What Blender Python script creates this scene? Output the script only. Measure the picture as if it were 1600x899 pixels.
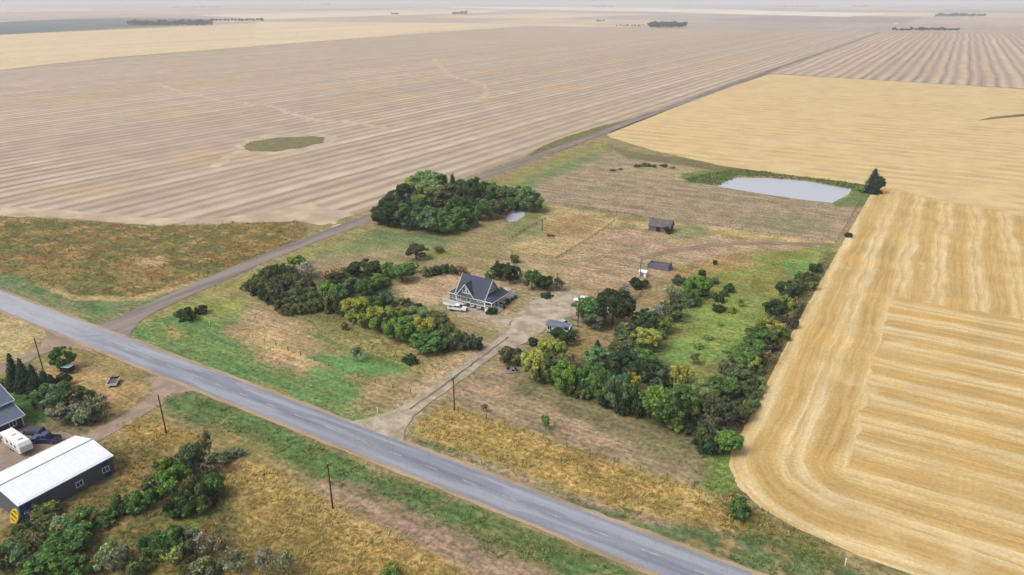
import bpy, bmesh, math, random
import numpy as np
from mathutils import Vector, Matrix
for o in list(bpy.data.objects): bpy.data.objects.remove(o, do_unlink=True)
R = math.radians
scn = bpy.context.scene
COL = scn.collection
# ------------------------------------------------------------------ camera, sky, sun, exposure
HCAM = 85.0; FPX = 1110.0; YAW = R(30.85); PITCH = math.atan((449.5 - 1.0) / FPX)
cam = bpy.data.cameras.new('camera'); camo = bpy.data.objects.new('camera', cam); COL.objects.link(camo)
camo.location = (0, 0, HCAM); camo.rotation_euler = (math.pi / 2 - PITCH, 0, YAW)
cam.sensor_width = 36.0; cam.lens = 36.0 * FPX / 1600.0; cam.clip_start = 0.5; cam.clip_end = 200000.0
scn.camera = camo
SUN_EL = R(52); SUN_AZ = R(215)          # azimuth clockwise from +Y
w = bpy.data.worlds.new('World'); scn.world = w; w.use_nodes = True
wt = w.node_tree; wt.nodes.clear()
sky = wt.nodes.new('ShaderNodeTexSky'); sky.sky_type = 'NISHITA'; sky.sun_disc = False
sky.sun_elevation = SUN_EL; sky.sun_rotation = SUN_AZ; sky.air_density = 1.0; sky.dust_density = 6.0; sky.ozone_density = 1.0
hs = wt.nodes.new('ShaderNodeHueSaturation'); hs.inputs['Saturation'].default_value = 0.45
bg = wt.nodes.new('ShaderNodeBackground'); bg.inputs['Strength'].default_value = 0.15
wo = wt.nodes.new('ShaderNodeOutputWorld')
wt.links.new(sky.outputs[0], hs.inputs['Color']); wt.links.new(hs.outputs[0], bg.inputs['Color']); wt.links.new(bg.outputs[0], wo.inputs['Surface'])
sl = bpy.data.lights.new('sun', 'SUN'); sl.energy = 1.4; sl.angle = R(24); sl.color = (1.0, 0.95, 0.88)
so = bpy.data.objects.new('sun', sl); COL.objects.link(so)
sd_ = Vector((math.sin(SUN_AZ) * math.cos(SUN_EL), math.cos(SUN_AZ) * math.cos(SUN_EL), math.sin(SUN_EL)))
so.rotation_euler = (-sd_).to_track_quat('-Z', 'Y').to_euler()
so.location = (0, 0, 300)
vs = scn.view_settings; vs.view_transform = 'Standard'; vs.look = 'None'; vs.exposure = 0.34; vs.gamma = 1.0; vs.use_curve_mapping = False
scn.render.engine = 'CYCLES'

# ------------------------------------------------------------------ helpers
CP, SP = math.cos(PITCH), math.sin(PITCH); CYW, SYW = math.cos(YAW), math.sin(YAW)
def px(x, y, z=0.0):
    """photo pixel -> point on the plane at height z, and its depth"""
    u = (x - 800.0) / FPX; v = (449.5 - y) / FPX
    dy = CP + v * SP; dz = -SP + v * CP
    t = (HCAM - z) / -dz
    a, b = u * t, dy * t
    return (a * CYW - b * SYW, a * SYW + b * CYW, t)
def pxl(*pts): return [px(*p)[:2] for p in pts]
def height_at(x, yb, yt):
    u = (x - 800.0) / FPX; v = (449.5 - yb) / FPX
    t = HCAM / (SP - v * CP); Y = (CP + v * SP) * t
    v2 = (449.5 - yt) / FPX
    return HCAM - (Y * SP - v2 * Y * CP) / (CP + v2 * SP)
KEXP = 1.55
def lin(c): c /= 255.0; return c / 12.92 if c <= .04045 else ((c + .055) / 1.055) ** 2.4
def C(r, g, b, k=None):
    k = KEXP if k is None else k
    return (lin(r) / k, lin(g) / k, lin(b) / k, 1.0)
RNG = np.random.default_rng(7); random.seed(7)
_lat = RNG.random((256, 256))
def vnoise(x, y):
    xi = np.floor(x).astype(int); yi = np.floor(y).astype(int); fx = x - xi; fy = y - yi
    fx = fx * fx * (3 - 2 * fx); fy = fy * fy * (3 - 2 * fy)
    a = _lat[xi & 255, yi & 255]; b = _lat[(xi + 1) & 255, yi & 255]; c = _lat[xi & 255, (yi + 1) & 255]; d = _lat[(xi + 1) & 255, (yi + 1) & 255]
    return (a * (1 - fx) + b * fx) * (1 - fy) + (c * (1 - fx) + d * fx) * fy
def fbm(x, y, o=4, p=.55):
    s = 0; a = 1.0; t = 0
    for i in range(o):
        s = s + a * vnoise(x * 2 ** i + 17.3 * i, y * 2 ** i + 5.1 * i); t += a; a *= p
    return s / t - .5
def sdist(P, poly):
    """signed distance (negative inside) of points P (n,2) to a polygon"""
    poly = np.asarray(poly, float); d = np.full(len(P), 1e18); ins = np.zeros(len(P), bool)
    for i in range(len(poly)):
        a = poly[i]; b = poly[(i + 1) % len(poly)]; e = b - a; q = P - a
        h = np.clip((q @ e) / (e @ e), 0, 1); r = q - h[:, None] * e; d = np.minimum(d, (r * r).sum(1))
        c = ((a[1] <= P[:, 1]) != (b[1] <= P[:, 1]))
        if abs(e[1]) > 1e-9:
            ins ^= c & (P[:, 0] < a[0] + e[0] * (P[:, 1] - a[1]) / e[1])
    d = np.sqrt(d); return np.where(ins, -d, d)
def fast_mesh(name, V, Fc, col=None, cname='Col'):
    """V (n,3), Fc (m,k) int, col (n,3|4) point colours"""
    V = np.asarray(V, np.float32); Fc = np.asarray(Fc, np.int32); m, k = Fc.shape
    me = bpy.data.meshes.new(name); me.vertices.add(len(V)); me.vertices.foreach_set('co', V.ravel())
    me.loops.add(m * k); me.loops.foreach_set('vertex_index', Fc.ravel())
    me.polygons.add(m); me.polygons.foreach_set('loop_start', np.arange(m, dtype=np.int32) * k)
    me.polygons.foreach_set('loop_total', np.full(m, k, np.int32))
    if col is not None:
        at = me.color_attributes.new(cname, 'FLOAT_COLOR', 'POINT')
        c4 = np.ones((len(V), 4), np.float32); c4[:, :3] = np.asarray(col)[:, :3]; at.data.foreach_set('color', c4.ravel())
    me.update(calc_edges=True); return me
def link(name, me, mat=None, parent=None, loc=None, rz=None):
    o = bpy.data.objects.new(name, me); COL.objects.link(o)
    if mat is not None and me is not None and len(me.materials) == 0: me.materials.append(mat)
    if parent is not None: o.parent = parent
    if loc is not None: o.location = loc
    if rz is not None: o.rotation_euler = (0, 0, rz)
    return o
def tag(o, label, cat, group=None):
    o['label'] = label; o['category'] = cat
    if group: o['group'] = group
    return o
def struct(o): o['kind'] = 'structure'; return o
def stuff(o): o['kind'] = 'stuff'; return o
def thing(name, label, cat, loc, rz=0, group=None):
    o = bpy.data.objects.new(name, None); COL.objects.link(o); o.location = loc; o.rotation_euler = (0, 0, rz); o.empty_display_size = .5
    return tag(o, label, cat, group)
class MB:
    def __init__(s): s.v = []; s.f = []
    def add(s, vs, fs):
        n = len(s.v); s.v += [tuple(p) for p in vs]; s.f += [tuple(i + n for i in f) for f in fs]; return s
    def box(s, x0, x1, y0, y1, z0, z1):
        return s.add([(x0, y0, z0), (x1, y0, z0), (x1, y1, z0), (x0, y1, z0), (x0, y0, z1), (x1, y0, z1), (x1, y1, z1), (x0, y1, z1)],
                     [(3, 2, 1, 0), (4, 5, 6, 7), (0, 1, 5, 4), (1, 2, 6, 5), (2, 3, 7, 6), (3, 0, 4, 7)])
    def hexa(s, b, t):      # bottom 4 points, top 4 points, counter-clockwise from above
        return s.add(list(b) + list(t), [(3, 2, 1, 0), (4, 5, 6, 7), (0, 1, 5, 4), (1, 2, 6, 5), (2, 3, 7, 6), (3, 0, 4, 7)])
    def prism_x(s, prof, x0, x1):   # profile (y,z) ccw seen from +x
        n = len(prof); return s.add([(x0, y, z) for y, z in prof] + [(x1, y, z) for y, z in prof],
            [tuple(reversed(range(n))), tuple(range(n, 2 * n))] + [(i, (i + 1) % n, n + (i + 1) % n, n + i) for i in range(n)])
    def prism_y(s, prof, y0, y1):   # profile (x,z)
        n = len(prof); return s.add([(x, y0, z) for x, z in prof] + [(x, y1, z) for x, z in prof],
            [tuple(range(n)), tuple(reversed(range(n, 2 * n)))] + [(i, n + i, n + (i + 1) % n, (i + 1) % n) for i in range(n)])
    def prism_z(s, prof, z0, z1):
        n = len(prof); return s.add([(x, y, z0) for x, y in prof] + [(x, y, z1) for x, y in prof],
            [tuple(reversed(range(n))), tuple(range(n, 2 * n))] + [(i, (i + 1) % n, n + (i + 1) % n, n + i) for i in range(n)])
    def tube(s, p, q, r0, r1=None, n=6):
        r1 = r0 if r1 is None else r1; p = Vector(p); q = Vector(q); d = (q - p)
        if d.length < 1e-6: return s
        d.normalize(); a = d.orthogonal().normalized(); b = d.cross(a); vs = []
        for c, r in ((p, r0), (q, r1)):
            vs += [c + (a * math.cos(2 * math.pi * i / n) + b * math.sin(2 * math.pi * i / n)) * r for i in range(n)]
        return s.add(vs, [(i, (i + 1) % n, n + (i + 1) % n, n + i) for i in range(n)] + [tuple(reversed(range(n))), tuple(range(n, 2 * n))])
    def slab(s, a, b, c, d, th):     # four corners ccw seen from outside, thickness inwards
        a, b, c, d = map(Vector, (a, b, c, d)); nrm = (b - a).cross(d - a).normalized() * th
        return s.hexa([p - nrm for p in (a, b, c, d)], [a, b, c, d])
    def mesh(s, name):
        me = bpy.data.meshes.new(name); me.from_pydata(s.v, [], s.f); me.update(); return me
    def build(s, name, mat, parent=None, bevel=0):
        me = s.mesh(name); o = link(name, me, mat, parent)
        if bevel:
            m = o.modifiers.new('bevel', 'BEVEL'); m.width = bevel; m.segments = 2; m.limit_method = 'ANGLE'
        return o
# ---- node helpers
class NT:
    def __init__(s, name):
        s.m = bpy.data.materials.new(name); s.m.use_nodes = True; s.t = s.m.node_tree; s.t.nodes.clear()
        s.out = s.n('ShaderNodeOutputMaterial'); s.b = s.n('ShaderNodeBsdfPrincipled'); s.l(s.b.outputs[0], s.out.inputs['Surface'])
        s.b.inputs['Specular IOR Level'].default_value = 0.25
    def n(s, t): return s.t.nodes.new(t)
    def l(s, a, b): s.t.links.new(a, b)
    def put(s, sock, v):
        if hasattr(v, 'links'): s.l(v, sock)
        else: sock.default_value = v
    def pos(s): return s.n('ShaderNodeNewGeometry').outputs['Position']
    def obj(s): return s.n('ShaderNodeTexCoord').outputs['Object']
    def attr(s, name): a = s.n('ShaderNodeAttribute'); a.attribute_name = name; return a.outputs['Color']
    def map(s, v, scale=(1, 1, 1), loc=(0, 0, 0), rot=(0, 0, 0)):
        n = s.n('ShaderNodeMapping'); s.l(v, n.inputs[0]); n.inputs[1].default_value = loc; n.inputs[2].default_value = rot; n.inputs[3].default_value = scale; return n.outputs[0]
    def noise(s, v, scale=1, detail=4, rough=.6, dist=0, col=False):
        n = s.n('ShaderNodeTexNoise'); s.l(v, n.inputs['Vector']); n.inputs['Scale'].default_value = scale; n.inputs['Detail'].default_value = detail
        n.inputs['Roughness'].default_value = rough; n.inputs['Distortion'].default_value = dist; return n.outputs['Color' if col else 0]
    def math(s, op, a, b=None, c=None, clamp=False):
        n = s.n('ShaderNodeMath'); n.operation = op; n.use_clamp = clamp; s.put(n.inputs[0], a)
        if b is not None: s.put(n.inputs[1], b)
        if c is not None: s.put(n.inputs[2], c)
        return n.outputs[0]
    def ramp(s, f, stops, interp='LINEAR'):
        n = s.n('ShaderNodeValToRGB'); s.l(f, n.inputs[0]); e = n.color_ramp.elements; n.color_ramp.interpolation = interp
        while len(e) < len(stops): e.new(.5)
        for k, (p, c) in zip(e, stops): k.position = p; k.color = c if not isinstance(c, (int, float)) else (c, c, c, 1)
        return n.outputs[0]
    def mix(s, f, a, b, blend='MIX'):
        n = s.n('ShaderNodeMix'); n.data_type = 'RGBA'; n.blend_type = blend; s.put(n.inputs[0], f); s.put(n.inputs[6], a); s.put(n.inputs[7], b); return n.outputs[2]
    def smooth(s, v, lo, hi):
        n = s.n('ShaderNodeMapRange'); n.interpolation_type = 'SMOOTHSTEP'; s.put(n.inputs[0], v); n.inputs[1].default_value = lo; n.inputs[2].default_value = hi; return n.outputs[0]
    def lerp(s, f, lo, hi):
        n = s.n('ShaderNodeMapRange'); s.put(n.inputs[0], f); n.inputs[3].default_value = lo; n.inputs[4].default_value = hi; return n.outputs[0]
    def sep(s, v): n = s.n('ShaderNodeSeparateXYZ'); s.l(v, n.inputs[0]); return n.outputs
    def comb(s, x, y, z=0.0):
        n = s.n('ShaderNodeCombineXYZ'); s.put(n.inputs[0], x); s.put(n.inputs[1], y); s.put(n.inputs[2], z); return n.outputs[0]
    def scale(s, c, f): return s.mix(1.0, c, s.comb(f, f, f), 'MULTIPLY')
    def bump(s, h, strength=.5, dist=.1):
        n = s.n('ShaderNodeBump'); n.inputs['Strength'].default_value = strength; n.inputs['Distance'].default_value = dist; s.l(h, n.inputs['Height']); s.l(n.outputs[0], s.b.inputs['Normal'])
    def done(s, col, rough=.9):
        s.put(s.b.inputs['Base Color'], col); s.put(s.b.inputs['Roughness'], rough); return s.m
def plain(name, c, rough=.6, metal=0, var=.18, scale=2.0, spec=.3, coat=0):
    k = NT(name); p = k.obj(); f = k.noise(p, scale, 4, .65)
    k.b.inputs['Metallic'].default_value = metal; k.b.inputs['Specular IOR Level'].default_value = spec
    if coat: k.b.inputs['Coat Weight'].default_value = coat; k.b.inputs['Coat Roughness'].default_value = .08
    return k.done(k.scale(c, k.lerp(f, 1 - var * 1.6, 1 + var * 1.6)), rough)
def lined(name, c, axis, period, depth=.03, rough=.6, var=.15, metal=0):
    """siding or ribbed sheet: fine relief lines along one object axis"""
    k = NT(name); p = k.obj(); s_ = k.sep(p)[axis]
    fr = k.math('FRACT', k.math('DIVIDE', s_, period)); h = k.smooth(fr, 0.0, .18)
    f = k.noise(p, 1.3, 5, .65); k.b.inputs['Metallic'].default_value = metal
    k.bump(h, .8, depth); return k.done(k.scale(c, k.lerp(f, 1 - var * 1.6, 1 + var * 1.6)), rough)
# ------------------------------------------------------------------ ground materials
def grass_mat():
    k = NT('grassland'); p = k.pos(); c = k.attr('Col')
    fine = k.noise(p, .9, 8, .72); mid = k.noise(p, .16, 5, .62); big = k.noise(k.map(p, (1, 1, 1), (31, 7, 0)), .045, 4, .6)
    stre = k.noise(k.map(p, (.05, .75, 1)), 1.0, 5, .65, .4)
    f1 = k.lerp(k.smooth(fine, .32, .68), .52, 1.42); f2 = k.lerp(k.smooth(mid, .3, .7), .76, 1.2); f3 = k.lerp(k.smooth(stre, .32, .68), .8, 1.16)
    col = k.scale(c, k.math('MULTIPLY', f1, k.math('MULTIPLY', f2, f3)))
    gr = k.mix(1.0, col, (0.94, 1.02, 0.91, 1), 'MULTIPLY'); br = k.mix(1.0, col, (1.01, .985, .985, 1), 'MULTIPLY')
    m2 = k.smooth(k.math('ADD', k.math('MULTIPLY', mid, .5), k.math('MULTIPLY', big, .5)), .42, .58)
    col = k.mix(m2, gr, br)
    k.bump(fine, .8, .25); return k.done(col, .95)
M_GRASS = grass_mat()
def stubble_nw(name, period, dark, mid_, light, wob=.3):
    k = NT(name); p = k.pos(); X, Y, _ = k.sep(p)
    warp = k.noise(p, .002, 2, .5); warp2 = k.noise(k.map(p, (1, .3, 1)), .03, 3, .6)
    u = k.math('ADD', k.math('DIVIDE', X, period), k.math('ADD', k.math('MULTIPLY', warp, .6), k.math('MULTIPLY', warp2, wob)))
    f = k.math('FRACT', u); cell = k.math('FLOOR', u)
    wn = k.n('ShaderNodeTexWhiteNoise'); wn.noise_dimensions = '1D'; k.l(cell, wn.inputs['W'])
    base = k.ramp(f, [(0, dark), (.09, mid_), (.22, light), (.36, mid_), (.46, tuple(.5 * (a_ + b_) for a_, b_ in zip(dark, mid_))), (.54, mid_), (.7, light), (.84, light), (.93, mid_), (1, dark)])
    base = k.scale(base, k.lerp(wn.outputs[0], .9, 1.09))
    cm = k.smooth(k.noise(p, .006, 4, .6), .36, .62)
    flat = k.scale(mid_, k.lerp(k.noise(k.map(p, (.6, .02, 1)), 1, 4, .6), .88, 1.1))
    col = k.mix(k.lerp(cm, .0, .5), base, flat)
    st = k.noise(k.map(p, (1.0, .045, 1)), 1.2, 6, .7); fi = k.noise(p, 1.3, 6, .75); bl = k.noise(p, .05, 5, .65)
    col = k.scale(col, k.math('MULTIPLY', k.lerp(k.smooth(st, .3, .7), .87, 1.12), k.math('MULTIPLY', k.lerp(k.smooth(fi, .3, .7), .84, 1.16), k.lerp(k.smooth(bl, .3, .7), .9, 1.1))))
    col = k.mix(k.smooth(k.noise(p, .012, 5, .65), .5, .66), col, k.mix(1.0, col, (1.12, 1.03, .84, 1), 'MULTIPLY'))
    k.bump(fi, .5, .12); return k.done(col, .95)
M_NW = stubble_nw('stubble_mauve', 21.0, C(140, 124, 112), C(176, 158, 140), C(206, 188, 162))
M_NE = stubble_nw('stubble_banded', 27.0, C(136, 121, 118), C(176, 158, 142), C(208, 187, 155), .12)
def stubble_gold():
    k = NT('stubble_gold'); p = k.pos(); X, Y, _ = k.sep(p); RR = 24.0; x0, y0 = -24.0, 108.0
    jit = k.noise(p, .05, 3, .6); jx = k.math('ADD', X, k.math('MULTIPLY', jit, 3.0))
    qx = k.math('SUBTRACT', RR + x0, jx); qy = k.math('SUBTRACT', RR + y0, Y)
    mx = k.math('MAXIMUM', qx, 0.0); my = k.math('MAXIMUM', qy, 0.0)
    ln = k.math('SQRT', k.math('ADD', k.math('MULTIPLY', mx, mx), k.math('MULTIPLY', my, my)))
    d = k.math('SUBTRACT', RR, k.math('ADD', ln, k.math('MINIMUM', k.math('MAXIMUM', qx, qy), 0.0)))
    nz = k.noise(p, .12, 3, .6); nzs = k.math('MULTIPLY', k.math('SUBTRACT', nz, .5), 7.0)
    g3 = k.math('MULTIPLY', k.smooth(k.math('ADD', d, nzs), 20.0, 25.0), k.math('SUBTRACT', 1.0, k.smooth(k.math('ADD', Y, nzs), 231.0, 238.0)))
    lineY = k.math('ADD', Y, k.math('MULTIPLY', k.math('ADD', X, 22.0), .42))
    g1 = k.math('MAXIMUM', k.smooth(k.math('ADD', lineY, nzs), 385.0, 390.0), k.math('LESS_THAN', X, -27.0))
    m = k.math('GREATER_THAN', k.math('MAXIMUM', g3, g1), .5)
    ac = k.mix(m, k.comb(d, k.math('MULTIPLY', k.math('SUBTRACT', X, Y), .03), 0.0), k.comb(Y, k.math('MULTIPLY', X, .03), 0.0))
    A, B, _ = k.sep(ac)
    warp = k.noise(k.comb(k.math('MULTIPLY', A, .1), B), 1.0, 4, .6)
    per = k.mix(g1, (10.8, 10.8, 10.8, 1), (13.0, 13.0, 13.0, 1)); per1 = k.sep(per)[0]
    u = k.math('ADD', k.math('DIVIDE', A, per1), k.math('MULTIPLY', warp, .6)); f = k.math('FRACT', u)
    dk, md, lt = C(188, 153, 92), C(207, 176, 114), C(229, 208, 162)
    base = k.ramp(f, [(0, md), (.08, dk), (.2, md), (.36, lt), (.42, md), (.56, lt), (.64, lt), (.74, md), (.9, dk), (1, md)])
    cm = k.smooth(k.noise(p, .02, 4, .6), .3, .7)
    base = k.mix(k.math('ADD', k.math('MULTIPLY', cm, .75), k.math('MULTIPLY', g1, .35), None, True), base, k.mix(g1, C(209, 178, 116), C(218, 191, 140)))
    st = k.noise(k.comb(k.math('MULTIPLY', A, 1.1), B), 1.6, 7, .7); fi = k.noise(p, 1.4, 7, .75); bl = k.noise(p, .07, 5, .65)
    col = k.scale(base, k.math('MULTIPLY', k.lerp(k.smooth(st, .3, .7), .84, 1.14), k.math('MULTIPLY', k.lerp(k.smooth(fi, .28, .72), .8, 1.18), k.lerp(k.smooth(bl, .3, .7), .9, 1.08))))
    col = k.mix(k.smooth(k.noise(p, .035, 5, .7), .52, .68), col, k.mix(1.0, col, (1.0, .95, .84, 1), 'MULTIPLY'))
    col = k.mix(k.math('MULTIPLY', k.smooth(k.noise(k.map(p, (1, 1, 1), (90, 40, 0)), .03, 5, .7), .55, .72), .6), col, C(226, 206, 162))
    k.bump(fi, .5, .12); return k.done(col, .95)
M_GOLD = stubble_gold()
def far_mat():
    k = NT('far_prairie'); p = k.pos(); X, Y, _ = k.sep(p)
    cx = k.math('FLOOR', k.math('DIVIDE', k.math('ADD', X, 206.0), 805.0)); cy = k.math('FLOOR', k.math('DIVIDE', k.math('SUBTRACT', Y, 150.0), 1610.0))
    wn = k.n('ShaderNodeTexWhiteNoise'); wn.noise_dimensions = '2D'; k.l(k.comb(cx, cy), wn.inputs['Vector'])
    base = k.ramp(wn.outputs[0], [(0, C(176, 158, 146)), (.3, C(204, 184, 158)), (.5, C(188, 166, 148)), (.68, C(222, 202, 160)), (.85, C(160, 142, 130)), (.93, C(150, 144, 112))], 'CONSTANT')
    st = k.noise(k.map(p, (.06, .003, 1)), 1, 4, .6); bl = k.noise(p, .004, 5, .6)
    col = k.scale(base, k.math('MULTIPLY', k.lerp(k.smooth(st, .3, .7), .9, 1.1), k.lerp(k.smooth(bl, .3, .7), .88, 1.12)))
    return k.done(col, .95)
def asphalt():
    k = NT('asphalt'); p = k.pos(); X, Y, _ = k.sep(p)
    base = C(147, 152, 163); lg = k.noise(k.map(p, (.03, .9, 1)), 1, 5, .6); fi = k.noise(p, 3.0, 6, .75); pt = k.noise(k.map(p, (.05, .22, 1), (3, 11, 0)), 1, 4, .55)
    col = k.scale(base, k.math('MULTIPLY', k.lerp(k.smooth(lg, .3, .7), .82, 1.16), k.lerp(k.smooth(fi, .25, .75), .84, 1.14)))
    dl = k.math('ABSOLUTE', k.math('SUBTRACT', Y, 90.8)); tar = k.math('MULTIPLY', k.math('SUBTRACT', 1.0, k.smooth(dl, .5, 1.5)), k.smooth(pt, .44, .6))
    col = k.mix(k.math('MULTIPLY', tar, .5), col, C(102, 112, 132))
    wt_ = k.math('PINGPONG', k.math('SUBTRACT', Y, 91.4), 1.9)
    col = k.mix(k.math('MULTIPLY', k.math('MULTIPLY', k.smooth(wt_, .5, 1.4), k.smooth(k.noise(k.map(p, (.02, .3, 1), (9, 1, 0)), 1, 4, .6), .35, .6)), .42), col, C(182, 184, 194))
    pat = k.smooth(k.noise(k.map(p, (.035, .35, 1), (70, 3, 0)), 1, 2, .4), .585, .60); col = k.mix(k.math('MULTIPLY', pat, .4), col, C(112, 120, 138))
    bl = k.smooth(k.math('ADD', X, k.math('MULTIPLY', k.noise(k.map(p, (.1, .5, 1)), 1, 4, .6), 40.0)), -120.0, -205.0)
    col = k.mix(k.math('MULTIPLY', bl, .6), col, C(188, 188, 196))
    vo = k.n('ShaderNodeTexVoronoi'); vo.feature = 'DISTANCE_TO_EDGE'; vo.inputs['Scale'].default_value = .22; k.l(k.map(k.noise(p, .6, 3, .6, col=True), (1.5, 1.5, 0)), vo.inputs['Vector'])
    v2 = k.n('ShaderNodeVectorMath'); v2.operation = 'ADD'; k.l(k.map(p, (.8, 1, 0)), v2.inputs[0]); k.l(k.map(k.noise(p, .5, 3, .6, col=True), (3, 3, 0)), v2.inputs[1]); k.l(v2.outputs[0], vo.inputs['Vector'])
    ck = k.math('SUBTRACT', 1.0, k.smooth(vo.outputs['Distance'], .0, .022))
    col = k.mix(k.math('MULTIPLY', ck, .22), col, C(92, 92, 100))
    k.bump(fi, .3, .03); return k.done(col, .85)
def gravel(name, c, c2, sc=(1, 1, 1)):
    k = NT(name); p = k.pos(); fi = k.noise(p, 2.6, 7, .78); md = k.noise(k.map(p, sc), .25, 5, .62); bl = k.noise(p, .06, 4, .6)
    col = k.mix(k.smooth(md, .38, .62), c, c2)
    col = k.scale(col, k.math('MULTIPLY', k.lerp(k.smooth(fi, .25, .75), .8, 1.16), k.lerp(k.smooth(bl, .3, .7), .9, 1.1)))
    k.bump(fi, .5, .06); return k.done(col, .95)
M_ASPH = asphalt()
M_GRAVEL_ROAD = gravel('gravel_road', C(152, 140, 132), C(126, 116, 112), (.8, .06, 1))
M_GRAVEL = gravel('gravel_pale', C(192, 180, 160), C(160, 144, 122))
M_SHOULDER = gravel('gravel_shoulder', C(184, 162, 134), C(160, 142, 116), (.2, 1, 1))
M_YARD = gravel('gravel_yard', C(172, 152, 132), C(150, 132, 116))
def water():
    k = NT('water'); p = k.pos(); k.b.inputs['Specular IOR Level'].default_value = .5; k.b.inputs['IOR'].default_value = 1.33
    k.b.inputs['Metallic'].default_value = 0; k.bump(k.noise(k.map(p, (.6, 1.4, 1)), 1.2, 4, .6), .25, .08)
    return k.done(C(196, 200, 210), .2)  # pale base colour stands in for the bright sky reflected on the water
M_WATER = water()
# ------------------------------------------------------------------ structure: base ground and fields
def resample(poly, step, closed=True):
    out = []; n = len(poly)
    for i in range(n if closed else n - 1):
        a = np.array(poly[i], float); b = np.array(poly[(i + 1) % n], float); L = np.linalg.norm(b - a); m = max(1, int(L / step))
        for j in range(m): out.append(a + (b - a) * j / m)
    if not closed: out.append(np.array(poly[-1], float))
    return np.array(out)
def jitter(P, amp, freq):
    Q = P.copy(); Q[:, 0] += amp * 2 * fbm(P[:, 0] * freq + 9.7, P[:, 1] * freq + 3.3, 3); Q[:, 1] += amp * 2 * fbm(P[:, 0] * freq + 51.7, P[:, 1] * freq + 23.3, 3); return Q
def sheet(name, poly, z, mat, step=4.0, amp=.8, freq=.12, col=None):
    P = resample(poly, step); P = jitter(P, amp, freq) if amp else P
    area = 0.5 * np.sum(P[:, 0] * np.roll(P[:, 1], -1) - np.roll(P[:, 0], -1) * P[:, 1])
    if area < 0: P = P[::-1]
    V = np.c_[P, np.full(len(P), z)]
    me = fast_mesh(name, V, [list(range(len(V)))], None if col is None else np.tile(np.array(col[:3]), (len(V), 1)))
    return struct(link(name, me, mat))
def ribbon(name, pts, width, z, mat, step=2.0, amp=.25, freq=.35, wfun=None):
    P = resample(pts, step, False); T = np.gradient(P, axis=0); T /= np.linalg.norm(T, axis=1)[:, None]; Nn = np.c_[-T[:, 1], T[:, 0]]
    W = np.full(len(P), width / 2.0) if wfun is None else np.array([wfun(p) / 2.0 for p in P])
    nA = amp * 2 * fbm(P[:, 0] * freq, P[:, 1] * freq + 71, 3); nB = amp * 2 * fbm(P[:, 0] * freq + 37, P[:, 1] * freq, 3)
    A = P + Nn * (W + nA)[:, None]; B = P - Nn * (W + nB)[:, None]; n = len(P)
    V = np.r_[np.c_[B, np.full(n, z)], np.c_[A, np.full(n, z)]]; i = np.arange(n - 1)
    return struct(link(name, fast_mesh(name, V, np.c_[i, i + 1, n + i + 1, n + i]), mat))
BIG = 60000.0
gp = []
for i in range(64): gp.append((BIG * math.cos(2 * math.pi * i / 64), BIG * math.sin(2 * math.pi * i / 64)))
sheet('ground', gp, -0.5, far_mat(), step=1e9, amp=0)
NW_POLY = [(-206, 2385), (-1360, 2385), (-1160, 700), (-1076, 490), (-900, 300), (-700, 200), (-480, 120), (-336, 138), (-311, 150), (-266, 164), (-240, 184), (-222, 198), (-209, 199), (-207, 300), (-207, 600), (-209, 1000)]
sheet('stubble_field', NW_POLY, 0.0, M_NW, 5, 1.2, .06)
NE_POLY = [(-202, 966), (-202, 2420), (1300, 2900), (1300, 800), (300, 880), (66, 928), (-90, 946)]
sheet('stubble_field', NE_POLY, 0.0, M_NE, 8, 1.5, .04)
sheet('stubble_field', [(-1165, 300), (-1080, 488), (-1165, 700), (-1365, 2200), (-2500, 2250), (-2200, 1000), (-2100, 200)], -.05, gravel('stubble_pale', C(226, 204, 164), C(214, 190, 150), (.05, .004, 1)), 40, 4, .01)
GOLD_POLY = [(-24, 128), (-23, 122), (-20, 116.5), (-15, 112.5), (-8, 110), (2, 108.4), (60, 108), (500, 108), (500, 850), (66, 924), (-90, 944), (-196, 960), (-200, 800), (-199, 600), (-195, 452), (-188, 444), (-150, 418), (-100, 395), (-60, 390), (-24, 388), (-22.5, 384), (-23.5, 300), (-24.5, 200)]
sheet('golden_stubble_field', GOLD_POLY, 0.02, M_GOLD, 1.5, .35, .4)
def farfield(name, pts, c1, c2, z=-.1): return sheet(name, pxl(*pts), z, gravel('soil_' + name, c1, c2, (.03, .003, 1)), 200, 6, .004)
farfield('dark_field', [(-60, 37), (110, 30), (200, 28.5), (360, 29.5), (300, 37), (190, 43), (0, 54), (-60, 57)], C(86, 96, 104), C(108, 112, 112))
farfield('pale_field', [(640, 10), (1000, 12), (1390, 22), (1320, 26.5), (1000, 18), (760, 14)], C(250, 240, 220), C(240, 228, 204))
farfield('pale_field', [(300, 24), (520, 19), (800, 15), (760, 20), (560, 26), (420, 30)], C(236, 220, 190), C(226, 208, 178))
farfield('pale_field', [(400, 34), (700, 36), (1000, 41), (690, 47), (560, 58), (400, 71)], C(228, 208, 170), C(218, 196, 158), -.03)
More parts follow.
